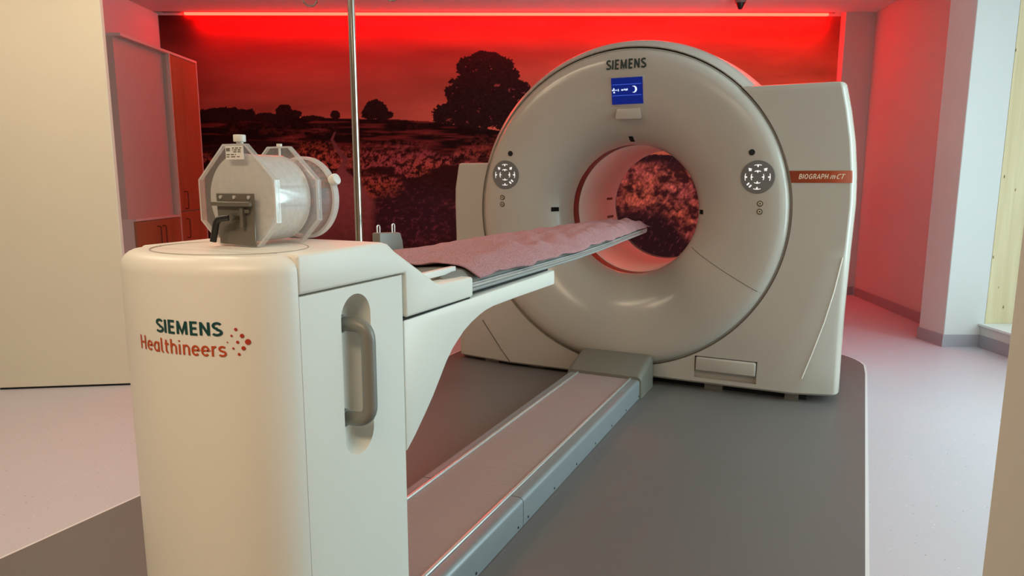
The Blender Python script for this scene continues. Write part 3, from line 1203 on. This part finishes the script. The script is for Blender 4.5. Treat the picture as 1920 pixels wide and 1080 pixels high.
for ang, r, w_, h_ in ((-PI/2, 0.457, 0.018, 0.013), (PI/2, 0.420, 0.014, 0.013), (0.0, 0.418, 0.014, 0.013)):
    b = new_bm()
    slot(b, ang, r, w_, h_)
    obj('laser_window', b, M['void'], sc)
# small warning labels inside the tunnel
for z, u0, u1 in ((1.055, 0.93, 1.06), (0.925, 0.93, 0.995), (0.925, 1.005, 1.07)):
    b = new_bm()
    v = -math.sqrt(0.3845**2-(z-CZB)**2)
    box(b, v-0.0015, v+0.0012, u0, u1, z-0.008, z+0.008)
    obj('warning_label', b, M['brass'], sc)

# rust band with the model lettering
bm = new_bm()
prev = None
for k in range(7):
    z = 1.177+0.061*k/6
    inn = math.sqrt(0.9125**2-(z-CZB)**2)
    R = right_edge(z)+0.001
    cur = [bm.verts.new((v, u, z)) for v, u in ((inn, 0.004), (inn, -0.0025), (R, -0.0025), (R+0.009, 0.005))]
    if prev:
        for q in range(3):
            bm.faces.new((prev[q], prev[q+1], cur[q+1], cur[q]))
    prev = cur
band = obj('name_band', bm, M['orange'], sc, smooth=180)
bm = text_bm('BIOGRAPH', 0.932, 1.068, 1.197, 1.221, lambda x, z: (x+(z-1.2)*0.15, -0.0032, z), weight=0.16, gap=0.07)
obj('lettering', bm, M['pale_ink'], band, smooth=180)
bm = text_bm('mCT', 1.078, 1.143, 1.197, 1.221, lambda x, z: (x+(z-1.2)*0.35, -0.0032, z), weight=0.15, gap=0.07)
obj('lettering', bm, M['pale_ink'], band, smooth=180)

# ================================================================== FLOOR RAIL
rl = thing('bed_floor_rail', 'long low aluminium floor rail with ribbed belt running from bed base to scanner', 'floor rail', (0, -1.4, 0.002), -TH)
U0, U1 = -2.53, -0.262
bm = new_bm()
prism(bm, [(-0.190, 0.004), (0.200, 0.004), (0.200, 0.090), (0.150, 0.100), (-0.150, 0.100), (-0.190, 0.094)], U0, U1, 'y')
obj('core', bm, M['dark_metal'], rl)
bm = new_bm()
box(bm, -0.146, 0.146, U0, U1, 0.098, 0.105)
obj('ribbed_belt', bm, M['belt'], rl)
for s in (-1, 1):
    bm = new_bm()
    box(bm, s*0.153-0.006, s*0.153+0.006, U0, U1, 0.098, 0.112)
    obj('edge_strip', bm, M['strip'], rl, bevel=0.003, bseg=2)
for s in (-1, 1):
    for a, b in ((U0, -1.842), (-1.838, U1)):
        bm = new_bm()
        pts = [(0.161, 0.100), (0.161, 0.106), (0.180, 0.106)]
        for k in range(7):
            t = k/6*PI/2
            pts.append((0.190+0.017*math.sin(t), 0.089+0.017*math.cos(t)))
        pts += [(0.207, 0.004), (0.199, 0.004), (0.199, 0.094), (0.185, 0.100)]
        prism(bm, [(s*x, z) for x, z in pts], a, b, 'y')
        p_ = obj('side_panel', bm, M['silver'], rl, smooth=40)
        k = 0
        n = max(2, int((b-a)/0.20))
        for q in range(n):
            u = a+0.04+(b-a-0.08)*q/(n-1)
            bs = new_bm()
            cyl(bs, (s*0.2065, u, 0.018), (s*0.2085, u, 0.018), 0.0045, seg=10)
            obj('screw', bs, M['void'], p_)
# grey hood where the rail meets the scanner
bm = new_bm()
rows = []
for u, zt, hw in ((-0.290, 0.100, 0.213), (-0.288, 0.122, 0.215), (-0.270, 0.134, 0.216), (-0.17, 0.163, 0.216), (-0.06, 0.187, 0.217), (-0.035, 0.188, 0.217)):
    sec = [(-hw-0.004, 0.003), (-hw, zt-0.035)]
    for k in range(6):
        t = k/5*PI/2
        sec.append((-hw+0.03*(1-math.cos(t)), zt-0.03+0.03*math.sin(t)))
    for k in range(6):
        t = PI/2-k/5*PI/2
        sec.append((hw-0.03*(1-math.cos(t)), zt-0.03+0.03*math.sin(t)))
    sec += [(hw, zt-0.035), (hw+0.004, 0.003)]
    rows.append([bm.verts.new((v, u, z)) for v, z in sec])
for A, B in zip(rows, rows[1:]):
    for k in range(len(A)-1):
        bm.faces.new((A[k], A[k+1], B[k+1], B[k]))
    bm.faces.new((A[-1], A[0], B[0], B[-1]))
bm.faces.new(rows[0])
bm.faces.new(rows[-1])
obj('rail_hood', bm, M['hood_grey'], rl, smooth=40)

# ================================================================== PATIENT BED
bd = thing('patient_bed', 'white scanner bed with pedestal, cantilever arm and narrow table reaching into the ring', 'patient bed', (0, -2.7, 0.003), -TH)
W, US, DD = 0.215, -2.890, 0.128     # half width, where the rounded front begins, its depth


def plan(shrink=0.0, n=36):
    pts = []
    for k in range(n+1):
        t = -PI/2+PI*k/n
        pts.append(((W-shrink)*math.sin(t), US-(DD-shrink)*math.cos(t)))
    return pts


def front_u(v):
    return US-DD*math.sqrt(max(0, 1-(v/W)**2))


# front shell: full height, rolled over at the top
bm = new_bm()
rows = []
ZT = 1.052
stn = [(0.02, 0.0), (0.30, 0.0), (0.6, 0.0), (0.9, 0.0), (ZT-0.034, 0.0)]
for k in range(1, 7):
    t = k/6*PI/2
    stn.append((ZT-0.034+0.034*math.sin(t), 0.034*(1-math.cos(t))))
for z, sh in stn:
    rows.append([bm.verts.new((v, u, z)) for v, u in plan(sh)+[(W-sh, -2.8905), (-W+sh, -2.8905)][:0]])
for A, B in zip(rows, rows[1:]):
    for k in range(len(A)-1):
        bm.faces.new((A[k], A[k+1], B[k+1], B[k]))
    bm.faces.new((A[-1], A[0], B[0], B[-1]))
bm.faces.new(rows[0])
bm.faces.new(rows[-1])
obj('front_cover', bm, M['bed_shell'], bd, smooth=40)
# side body with handle recesses
bm = new_bm()
box(bm, -W, W, US+0.0015, -2.542, 0.02, 0.972)
es = [e for e in bm.edges if abs(e.verts[0].co.z-e.verts[1].co.z) > 0.5 and e.verts[0].co.y > -2.6]
bmesh.ops.bevel(bm, geom=es, offset=0.014, segments=3, profile=0.5, affect='EDGES')
body = obj('pedestal_body', bm, M['bed_shell'], bd)
for s in (1, -1):
    c = new_bm()
    prof = []
    n = 24
    hz, rr = 0.127, 0.049
    def cap(shr):
        P = []
        for k in range(n+1):
            t = -PI/2+PI*k/n
            P.append(((rr-shr)*math.sin(t), hz+(rr-shr)*math.cos(t)))
        for k in range(n+1):
            t = PI/2+PI*k/n
            P.append(((rr-shr)*math.sin(t), -hz+(rr-shr)*math.cos(t)))
        return P
    rows = []
    for v, sh in ((W+0.02, -0.004), (W, 0.0), (W-0.012, 0.002), (W-0.030, 0.008), (W-0.042, 0.018), (W-0.048, 0.032)):
        rows.append([c.verts.new((s*v, -2.722+a, 0.778+b)) for a, b in cap(sh)])
    for A, B in zip(rows, rows[1:]):
        for k in range(len(A)):
            l = (k+1) % len(A)
            c.faces.new((A[k], A[l], B[l], B[k]))
    c.faces.new(rows[0])
    c.faces.new(rows[-1])
    boolean_cut(body, c)
    bm = new_bm()
    pth = round_path([(s*(W-0.050), -2.730, 0.888), (s*(W+0.026), -2.718, 0.888), (s*(W+0.026), -2.718, 0.680), (s*(W-0.050), -2.730, 0.680)], 0.034, 7)
    tube(bm, pth, 0.0155, 16)
    hd = obj('grab_handle', bm, M['handle_grey'], bd)
    for z in (0.888, 0.680):
        bm = new_bm()
        cyl(bm, (s*(W-0.046), -2.730, z), (s*(W-0.030), -2.727, z), 0.021, 0.019)
        obj('handle_flange', bm, M['handle_grey'], hd)
# top cover: flat deck, sloping down towards the table
bm = new_bm()
prof = [(US+0.0015, 0.975), (US+0.0015, ZT), (-2.625, ZT+0.002), (-2.600, ZT-0.004), (-2.575, ZT-0.022), (-2.425, 0.948), (-2.400, 0.934), (-2.375, 0.928), (-2.205, 0.924), (-2.205, 0.868), (-2.535, 0.868), (-2.535, 0.975)]
prism(bm, prof, -W, W, 'x')
top = obj('top_cover', bm, M['bed_shell'], bd, bevel=0.007, bseg=3)
cut = new_bm()
box(cut, -0.165, 0.165, -2.50, -2.10, 0.905, 1.3)
boolean_cut(top, cut)
# round inlaid groove on the deck
bm = new_bm()
tube(bm, [(0.165*math.sin(2*PI*k/64), -2.845+0.135*math.cos(2*PI*k/64), ZT) for k in range(64)], 0.0018, 8, True)
obj('deck_groove', bm, M['groove'], bd)
# arm that carries the table
bm = new_bm()
prof = [(-2.541, 0.862), (-1.580, 0.868), (-1.578, 0.816), (-1.90, 0.818), (-2.072, 0.817), (-2.120, 0.813), (-2.157, 0.806), (-2.205, 0.794), (-2.251, 0.777), (-2.310, 0.744), (-2.345, 0.715), (-2.380, 0.677), (-2.415, 0.640), (-2.450, 0.608), (-2.500, 0.565), (-2.541, 0.535)]
prism(bm, prof, -W+0.004, W-0.004, 'x')
obj('support_arm', bm, M['bed_shell'], bd, bevel=0.006, bseg=2)
bm = new_bm()
box(bm, -0.192, 0.192, -2.20, -1.60, 0.8685, 0.878)
obj('slide', bm, M['void'], bd)
bm = new_bm()
box(bm, -W+0.008, W-0.008, -2.54, -2.21, 0.860, 0.869)
obj('arm_seam', bm, M['void'], bd)


def hw(u):
    """half width of the narrow table along its length"""
    if u < 0.16:
        return float(np.interp(u, [-2.5, -1.35, -0.9, -0.4, 0.16], [0.203, 0.203, 0.180, 0.140, 0.098]))
    t = (u-0.16)/0.16
    return 0.098*math.sqrt(max(0.0, 1-t*t))


us = list(np.linspace(-2.46, 0.16, 48))+[0.16+0.16*math.sin(k/10*PI/2) for k in range(1, 10)]+[0.3195]
bm = new_bm()
rows = []
for u in us:
    h = max(hw(u), 0.006)
    sec = []
    for k in range(13):          # upper skin
        t = -1+2*k/12
        sec.append((t*h, 0.900+0.004*t*t))
    sec += [(h+0.004, 0.899), (h+0.003, 0.884)]
    for k in range(13):          # lower skin, a shallow keel
        t = 1-2*k/12
        sec.append((t*h*0.97, 0.877-0.008*(1-t*t)*h/0.2))
    sec += [(-h-0.003, 0.884), (-h-0.004, 0.899)]
    rows.append([bm.verts.new((v, u, z)) for v, z in sec])
for A, B in zip(rows, rows[1:]):
    for k in range(len(A)):
        l = (k+1) % len(A)
        bm.faces.new((A[k], A[l], B[l], B[k]))
bm.faces.new(rows[0])
bm.faces.new(rows[-1])
pal = obj('table_top', bm, M['pallet'], bd, smooth=50)
for s in (-1, 1):
    bm = new_bm()
    rows = []
    for u in us[:46]:
        h = hw(u)
        rows.append([bm.verts.new((s*(h+a), u, z)) for a, z in ((0.0035, 0.8885), (0.0065, 0.892), (0.0065, 0.898), (0.003, 0.901))])
    for A, B in zip(rows, rows[1:]):
        for k in range(3):
            bm.faces.new((A[k], A[k+1], B[k+1], B[k]))
    bmesh.ops.solidify(bm, geom=bm.faces[:], thickness=0.001)
    obj('table_edge_strip', bm, M['strip'], pal, smooth=50)
# thin mattress on the table
bm = new_bm()
rows = []
mus = np.linspace(-2.30, 0.03, 40)
for u in mus:
    h = hw(u)-0.012
    e = 1.0
    if u < -2.26 or u > 0.0:
        e = 0.8
    sec = [(-h, 0.903), (-h*1.0, 0.925*e+0.9*(1-e)), (-h*0.92, 0.937*e+0.9*(1-e))]
    for k in range(7):
        t = -0.75+1.5*k/6
        sec.append((t*h, (0.946-0.003*max(0, -t))*e+0.9*(1-e)))
    sec += [(h*0.90, 0.938*e+0.9*(1-e)), (h*0.97, 0.920*e+0.9*(1-e)), (h, 0.903)]
    rows.append([bm.verts.new((v, u, z)) for v, z in sec])
for A, B in zip(rows, rows[1:]):
    for k in range(len(A)-1):
        bm.faces.new((A[k], A[k+1], B[k+1], B[k]))
    bm.faces.new((A[-1], A[0], B[0], B[-1]))
bm.faces.new(rows[0])
bm.faces.new(rows[-1])
obj('mattress', bm, M['grey_plastic'], bd, smooth=50)
# bright bar beside the foot of the table, with its pin
bm = new_bm()
box(bm, 0.150, 0.166, -2.47, -2.215, 0.934, 0.952)
bar = obj('side_bar', bm, M['white_plastic'], bd, bevel=0.002, bseg=2)
bm = new_bm()
cyl(bm, (0.158, -2.222, 0.926), (0.158, -2.222, 0.936), 0.006)
obj('bar_pin', bm, M['strip'], bar)
# grey accessory holder on the far side, two wire loops on top
bm = new_bm()
prism(bm, [(-2.035, 0.872), (-1.890, 0.872), (-1.905, 0.985), (-1.918, 1.013), (-2.035, 1.019)], -0.252, -0.2195, 'x')
ah = obj('accessory_holder', bm, M['grey_plastic'], bd, bevel=0.005, bseg=2)
for u in (-2.018, -1.934):
    bm = new_bm()
    tube(bm, round_path([(-0.238, u-0.007, 1.010), (-0.238, u-0.007, 1.042), (-0.238, u+0.007, 1.042), (-0.238, u+0.007, 1.010)], 0.006, 4), 0.0022, 8)
    obj('wire_loop', bm, M['strip'], ah)

# maker's marks on the rounded front
def on_front(v, z, lift=0.0012):
    # outward normal of the elliptical plan
    k = math.sqrt(max(1e-4, 1-(v/W)**2))
    nx, ny = v/(W*W), -(DD*k)/(DD*DD)
    l = math.hypot(nx, ny)
    return (v+nx/l*lift, front_u(v)+ny/l*lift, z)


def inv_px(px):      # position across the front by arc, fitted to the lettering
    return float(np.interp(px, PXS, VS))


VS = np.linspace(-0.15, W-0.003, 160)
def project(P):
    x = G0.x+P[0]*math.cos(TH)+P[1]*math.sin(TH)
    y = G0.y-P[0]*math.sin(TH)+P[1]*math.cos(TH)
    z = P[2]-1.19
    c, s = math.cos(0.1572), math.sin(0.1572)
    return 960+1280*x/(y*c-z*s)
PXS = np.array([project(on_front(v, 0.90)) for v in VS])
ORD = np.argsort(PXS)
PXS = PXS[ORD]
VS = VS[ORD]
ARC = {}
def arc_len(v):
    q = np.linspace(0, v, 60)
    p = np.array([[a, front_u(a)] for a in q])
    return float(np.sign(v)*np.sqrt((np.diff(p, axis=0)**2).sum(1)).sum())
AV = np.linspace(-0.19, 0.2148, 300)
AL = np.array([arc_len(a) for a in AV])
def v_of_arc(s):
    return float(np.interp(s, AL, AV))
def a_of_px(px):
    return arc_len(inv_px(px))
logo = []
s0, s1 = a_of_px(294), a_of_px(419)
bm = text_bm('SIEMENS', s0, s1, 0.9117, 0.9362, lambda s, z: on_front(v_of_arc(s), z), weight=0.175, gap=0.05)
obj('lettering', bm, M['teal_ink'], bd, smooth=180)
s0, s1 = a_of_px(263), a_of_px(424)
bm = text_bm('Healthineers', s0, s1, 0.8735, 0.9000, lambda s, z: on_front(v_of_arc(s), z), weight=0.135, gap=0.055)
obj('lettering', bm, M['orange_ink'], bd, smooth=180)
for px, dz, r in ((465, 0.0, 0.0052), (454.5, 0.0115, 0.0038), (456, -0.0115, 0.0038), (443.5, 0.0235, 0.0029), (445.5, 0.0, 0.0027), (447, -0.0225, 0.0026), (434.7, 0.0120, 0.0020), (436.8, -0.0115, 0.0020), (426.3, 0.0, 0.0013)):
    b = new_bm()
    s = a_of_px(px)
    n = 20
    vs = [b.verts.new(on_front(v_of_arc(s+r*math.sin(2*PI*k/n)), 0.9000+dz+r*math.cos(2*PI*k/n))) for k in range(n)]
    b.faces.new(vs)
    obj('logo_dot', b, M['red_ink'], bd, smooth=180)

# ================================================================== BED SHEET
def sheet():
    NU, NV = 150, 44
    bm = new_bm()
    rows = []
    for i in range(NU):
        a = i/(NU-1)
        row = []
        for j in range(NV):
            t = -1+2*j/(NV-1)          # -1 far edge .. 1 near edge
            ustart = -2.42+0.26*(t*0.5+0.5)
            uend = 0.235+0.02*t
            u = ustart+(uend-ustart)*a
            h = max(hw(min(u, 0.20)), 0.085)
            v = t*(h+0.010)+(0.006*math.sin(u*13)+0.004*math.sin(u*31+1))*max(0, t-0.6)/0.4
            # lies on the mattress; the near edge rolls over its side
            ztop = 0.954 if u < 0.04 else 0.954-0.036*min(1, (u-0.04)/0.16)
            edge = max(0, (t-0.62)/0.38)
            efar = max(0, (-t-0.86)/0.14)
            z = ztop-(ztop-0.912)*edge**1.6 - 0.010*efar
            wr_ = 0.0050*math.sin(u*17+v*30+3*math.sin(u*5+v*9))+0.0036*math.sin(u*37-v*44+2*math.sin(u*11))+0.0026*math.sin(v*75+u*14)
            wr_ += 0.007*math.exp(-((u+1.85-v*1.2)/0.05)**2)+0.006*math.exp(-((u+1.25-v*0.9)/0.045)**2)+0.012*math.exp(-((u+2.12-v*0.4)/0.04)**2)*(0.4+edge)
            for q, (uc, vs_, ww, hh) in enumerate(((-1.98, 0.9, 0.030, 0.009), (-1.62, -0.8, 0.028, 0.007), (-1.40, 1.3, 0.022, 0.008), (-1.02, 0.7, 0.03, 0.007), (-0.78, -1.0, 0.022, 0.007), (-0.52, 1.1, 0.025, 0.007), (-0.25, 0.6, 0.02, 0.006))):
                wr_ += hh*math.exp(-((u-uc-v*vs_+0.02*math.sin(v*18+q))/ww)**2)*(0.35+0.65*max(0, min(1, 0.5+t*0.9)))
            fade = 1-edge*0.55
            calm = 1-0.8*max(0, -t)
            z += max(-0.002, (wr_*calm+0.006)*fade)
            if a > 0.985 and t < 0.4:
                z += 0.012*(a-0.985)/0.015
            row.append(bm.verts.new((v+0.004*math.sin(u*23), u, z)))
        rows.append(row)
    for A, B in zip(rows, rows[1:]):
        for k in range(NV-1):
            bm.faces.new((A[k], A[k+1], B[k+1], B[k]))
    return bm


bs = obj('bed_sheet', sheet(), M['cloth'], None, base=(0, -1.1, 0.95), rot=-TH, smooth=180, solid=0.003)
tag(bs, 'wrinkled grey pink woven sheet spread over the narrow bed table', 'bed sheet')

# ================================================================== PHANTOM
ph = thing('calibration_phantom', 'clear acrylic calibration cylinder between octagonal plates standing on the bed pedestal', 'scanner phantom', (0, -2.74, ZT+0.002), -TH)
ZB = ZT+0.002
OCT = [(-0.030, 0.207), (0.030, 0.207), (0.106, 0.135), (0.106, 0.050), (0.054, 0.0), (-0.054, 0.0), (-0.106, 0.050), (-0.106, 0.135)]
for u in (-2.822, -2.700):
    bm = new_bm()
    prism(bm, [(v, ZB+z) for v, z in OCT], u, u+0.012, 'y')
    pt = obj('end_plate', bm, M['acrylic'], ph, bevel=0.0012, bseg=1)
    bm = new_bm()
    # rim whitened so the bright edge is painted in
    for k in range(8):
        a = OCT[k]
        b = OCT[(k+1) % 8]
        m_ = 0.965
        cz_ = 0.10
        q = [(a[0], a[1]), (b[0], b[1]), (b[0]*m_, cz_+(b[1]-cz_)*m_), (a[0]*m_, cz_+(a[1]-cz_)*m_)]
        lo = [bm.verts.new((v, u-0.0004, ZB+max(z, 0.0))) for v, z in q]
        hi = [bm.verts.new((v, u+0.0124, ZB+max(z, 0.0))) for v, z in q]
        bm.faces.new((lo[0], lo[1], hi[1], hi[0]))
        bm.faces.new((lo[0], lo[1], lo[2], lo[3]))
    obj('plate_rim', bm, M['acrylic_edge'], pt)
bm = new_bm()
lathe_u(bm, [(-2.809, 0.0001), (-2.809, 0.087), (-2.806, 0.091), (-2.705, 0.091), (-2.702, 0.087), (-2.702, 0.0001)], ZB+0.097, 0, 96)
obj('cylinder_body', bm, M['milky'], ph, smooth=40)
bm = new_bm()
lathe_u(bm, [(-2.806, 0.0915), (-2.795, 0.0915), (-2.795, 0.086), (-2.806, 0.086)], ZB+0.097, 0, 96, closed=True)
obj('cylinder_rim', bm, M['acrylic_edge'], ph, smooth=40)
bm = new_bm()
lathe_u(bm, [(-2.688, 0.0001), (-2.688, 0.086), (-2.630, 0.086), (-2.630, 0.0001)], ZB+0.094, 0, 96)
obj('cylinder_body', bm, M['acrylic'], ph, smooth=40)
bm = new_bm()
lathe_u(bm, [(-2.629, 0.0001), (-2.629, 0.091), (-2.626, 0.093), (-2.618, 0.093), (-2.615, 0.091), (-2.615, 0.0001)], ZB+0.0945, 0, 96)
ed = obj('end_disc', bm, M['acrylic'], ph, smooth=40)
bm = new_bm()
lathe_u(bm, [(-2.630, 0.087), (-2.630, 0.0935), (-2.614, 0.0935), (-2.614, 0.087)], ZB+0.0945, 0, 96, closed=True)
obj('disc_rim', bm, M['acrylic_edge'], ed, smooth=40)
bm = new_bm()
cyl(bm, (0.080, -2.622, ZB+0.132), (0.0965, -2.622, ZB+0.1385), 0.013)
obj('filler_plug', bm, M['white_plastic'], ed, bevel=0.003, bseg=2)
# caps on the plates
bm = new_bm()
cyl(bm, (0.012, -2.816, ZB+0.207), (0.012, -2.816, ZB+0.213), 0.007)
cyl(bm, (0.012, -2.816, ZB+0.211), (0.012, -2.816, ZB+0.225), 0.012)
obj('screw_cap', bm, M['white_plastic'], ph, bevel=0.0012, bseg=2)
bm = new_bm()
cyl(bm, (0.0, -2.694, ZB+0.160), (0.0, -2.694, ZB+0.212), 0.0025)
cyl(bm, (0.0, -2.694, ZB+0.207), (0.0, -2.694, ZB+0.213), 0.006)
obj('vent_pin', bm, M['white_plastic'], ph)
# paper label with small print
bm = new_bm()
box(bm, -0.020, 0.028, -2.8242, -2.8225, ZB+0.176, ZB+0.203)
lb = obj('paper_label', bm, M['paper'], ph)
bm = new_bm()
for k, (a, b) in enumerate(((-0.026, -0.012), (-0.004, 0.031), (-0.004, 0.028), (-0.004, 0.032), (-0.026, 0.010), (-0.026, 0.024))):
    a, b = (-0.020+(q_+0.030)*0.727 for q_ in (a, b))
    z = ZB+0.176+((0.178, 0.182, 0.177, 0.172, 0.165, 0.159)[k]-0.152)*0.75
    hgt = 0.0034 if k == 0 else 0.0010
    for q in range(9):
        if (q*7+k*3) % 4 == 1:
            continue
        x0 = a+(b-a)*q/9
        box(bm, x0, x0+(b-a)/9*0.72, -2.8248, -2.8241, z-hgt, z+hgt)
obj('label_print', bm, M['seam'], lb)
# bracket with clamp lever
br = new_bm()
prism(br, [(-0.048, ZB+0.004), (0.050, ZB+0.001), (0.052, ZB+0.108), (-0.052, ZB+0.108)], -2.8275, -2.8235, 'y')
bk = obj('clamp_plate', br, M['dark_metal'], ph, bevel=0.001, bseg=1)
bm = new_bm()
box(bm, -0.058, 0.050, -2.838, -2.8275, ZB+0.082, ZB+0.091)
obj('clamp_flange', bm, M['dark_metal'], bk, bevel=0.001, bseg=1)
for v in (-0.038, 0.0, 0.040):
    bm = new_bm()
    cyl(bm, (v, -2.8295, ZB+0.100), (v, -2.8270, ZB+0.100), 0.0038, seg=12)
    obj('bolt', bm, M['strip'], bk)
bm = new_bm()
box(bm, 0.022, 0.030, -2.838, -2.8275, ZB+0.040, ZB+0.078)
box(bm, 0.030, 0.042, -2.833, -2.8275, ZB+0.068, ZB+0.076)
obj('clamp_guide', bm, M['dark_metal'], bk, bevel=0.001, bseg=1)
bm = new_bm()
cyl(bm, (0.006, -2.8275, ZB+0.060), (0.006, -2.850, ZB+0.060), 0.0085)
lev = obj('lever_hub', bm, M['dark_metal'], bk)
bm = new_bm()
tube(bm, round_path([(0.006, -2.848, ZB+0.060), (-0.026, -2.852, ZB+0.056), (-0.036, -2.856, ZB+0.010)], 0.012, 5), 0.0065, 12)
obj('clamp_lever', bm, M['black'], bk)

# ================================================================== INFUSION STAND
PX, PY = -0.807, 3.60
iv = thing('infusion_stand', 'tall polished steel infusion pole on castors behind the bed pedestal', 'infusion stand', (PX, PY, 0.0))
bm = new_bm()
cyl(bm, (PX, PY, 0.10), (PX, PY, 1.20), 0.0205, seg=24)
obj('lower_tube', bm, M['chrome'], iv)
bm = new_bm()
cyl(bm, (PX, PY, 1.20), (PX, PY, 2.20), 0.0190, seg=24)
obj('upper_tube', bm, M['chrome'], iv)
bm = new_bm()
cyl(bm, (PX, PY, 0.07), (PX, PY, 0.13), 0.035, seg=20)
obj('hub', bm, M['grey_plastic'], iv)
for k in range(5):
    a = 2*PI*k/5+0.3
    e = Vector((PX+0.19*math.cos(a), PY+0.19*math.sin(a), 0.075))
    bm = new_bm()
    cyl(bm, (PX, PY, 0.095), e, 0.015, 0.011, seg=10)
    lg = obj('leg', bm, M['grey_plastic'], iv)
    bm = new_bm()
    cyl(bm, e+Vector((-0.012*math.sin(a), 0.012*math.cos(a), -0.050)), e+Vector((0.012*math.sin(a), -0.012*math.cos(a), -0.050)), 0.025, seg=16)
    obj('castor', bm, M['black'], lg)
for s in (-1, 1):
    bm = new_bm()
    ex = PX+s*0.205
    tube(bm, round_path([(PX, PY, 2.150), (PX+s*0.10, PY, 2.150), (ex-s*0.045, PY, 2.125)], 0.03, 5), 0.005, 10)
    r_ = 0.036
    tube(bm, [(ex+r_*math.sin(2*PI*k/8+PI/8), PY, 2.082+(0 if s < 0 else 0.026)+r_*math.cos(2*PI*k/8+PI/8)) for k in range(8)], 0.005, 10, True)
    obj('hook', bm, M['chrome'], iv)

# ================================================================== CEILING CAMERA
cx, cy = 2.094, 6.60
cc = thing('ceiling_camera', 'small dark camera hanging from the ceiling before the mural', 'camera', (cx, cy, CZ))
bm = new_bm()
cyl(bm, (cx, cy, CZ-0.001), (cx, cy, 2.795), 0.052, 0.050, seg=28)
obj('mount', bm, M['grey_plastic'], cc, bevel=0.003, bseg=2)
bm = new_bm()
cyl(bm, (cx, cy, 2.796), (cx, cy, 2.742), 0.044, 0.016, seg=28)
obj('lens_cone', bm, M['black'], cc, bevel=0.004, bseg=2)

# ================================================================== CABINETS
XF = -3.135
T = 2.345


def handle(par, y, z0, z1):
    bm = new_bm()
    tube(bm, round_path([(XF, y, z0), (XF+0.032, y, z0), (XF+0.032, y, z1), (XF, y, z1)], 0.010, 4), 0.005, 8)
    obj('handle', bm, M['cab_handle'], par)


cb = thing('tall_cabinet', 'tall beech cabinet with two doors, standing next to the mural', 'cabinet', (-3.34, 6.76, 0.0))
bm = new_bm()
box(bm, -3.55, XF-0.020, 6.49, 7.03, 0.0, T)
obj('body', bm, M['cab_edge'], cb)
bm = new_bm()
box(bm, -3.55, XF+0.003, 6.482, 7.036, T-0.022, T)
obj('top_board', bm, M['cab_edge'], cb)
for y0, y1 in ((6.480, 6.494), (7.022, 7.036)):
    bm = new_bm()
    box(bm, XF-0.03, XF+0.003, y0, y1, 0.06, T-0.022)
    obj('edge_band', bm, M['cab_edge'], cb)
for z0, z1, h0, h1 in ((0.892, T-0.026, 0.912, 1.075), (0.075, 0.884, 0.635, 0.815)):
    bm = new_bm()
    box(bm, XF-0.019, XF, 6.497, 7.019, z0, z1)
    dr = obj('door', bm, M['cab_wood'], cb, bevel=0.0015, bseg=1)
    handle(dr, 6.595, h0, h1)
cb2 = thing('niche_cabinet', 'pale backed niche above a beech base cabinet, next to the sliding panel', 'cabinet', (-3.34, 6.2, 0.0))
bm = new_bm()
box(bm, -3.55, XF-0.020, 5.70, 6.478, 0.0, 0.842)
obj('body', bm, M['cab_edge'], cb2)
bm = new_bm()
box(bm, -3.55, XF+0.003, 5.70, 6.478, 0.842, 0.860)
obj('worktop', bm, M['cab_edge'], cb2)
bm = new_bm()
box(bm, -3.55, XF-0.06, 5.70, 6.478, 0.860, T-0.022)
obj('niche_panel', bm, M['cab_white'], cb2)
bm = new_bm()
box(bm, -3.55, XF+0.003, 5.70, 6.480, T-0.022, T)
obj('top_board', bm, M['cab_edge'], cb2)
for y0, y1, hy in ((6.092, 6.474, None), (5.705, 6.088, 6.045)):
    bm = new_bm()
    box(bm, XF-0.019, XF, y0, y1, 0.075, 0.836)
    dr = obj('door', bm, M['cab_wood'], cb2, bevel=0.0015, bseg=1)
    handle(dr, hy or 6.135, 0.60, 0.78)
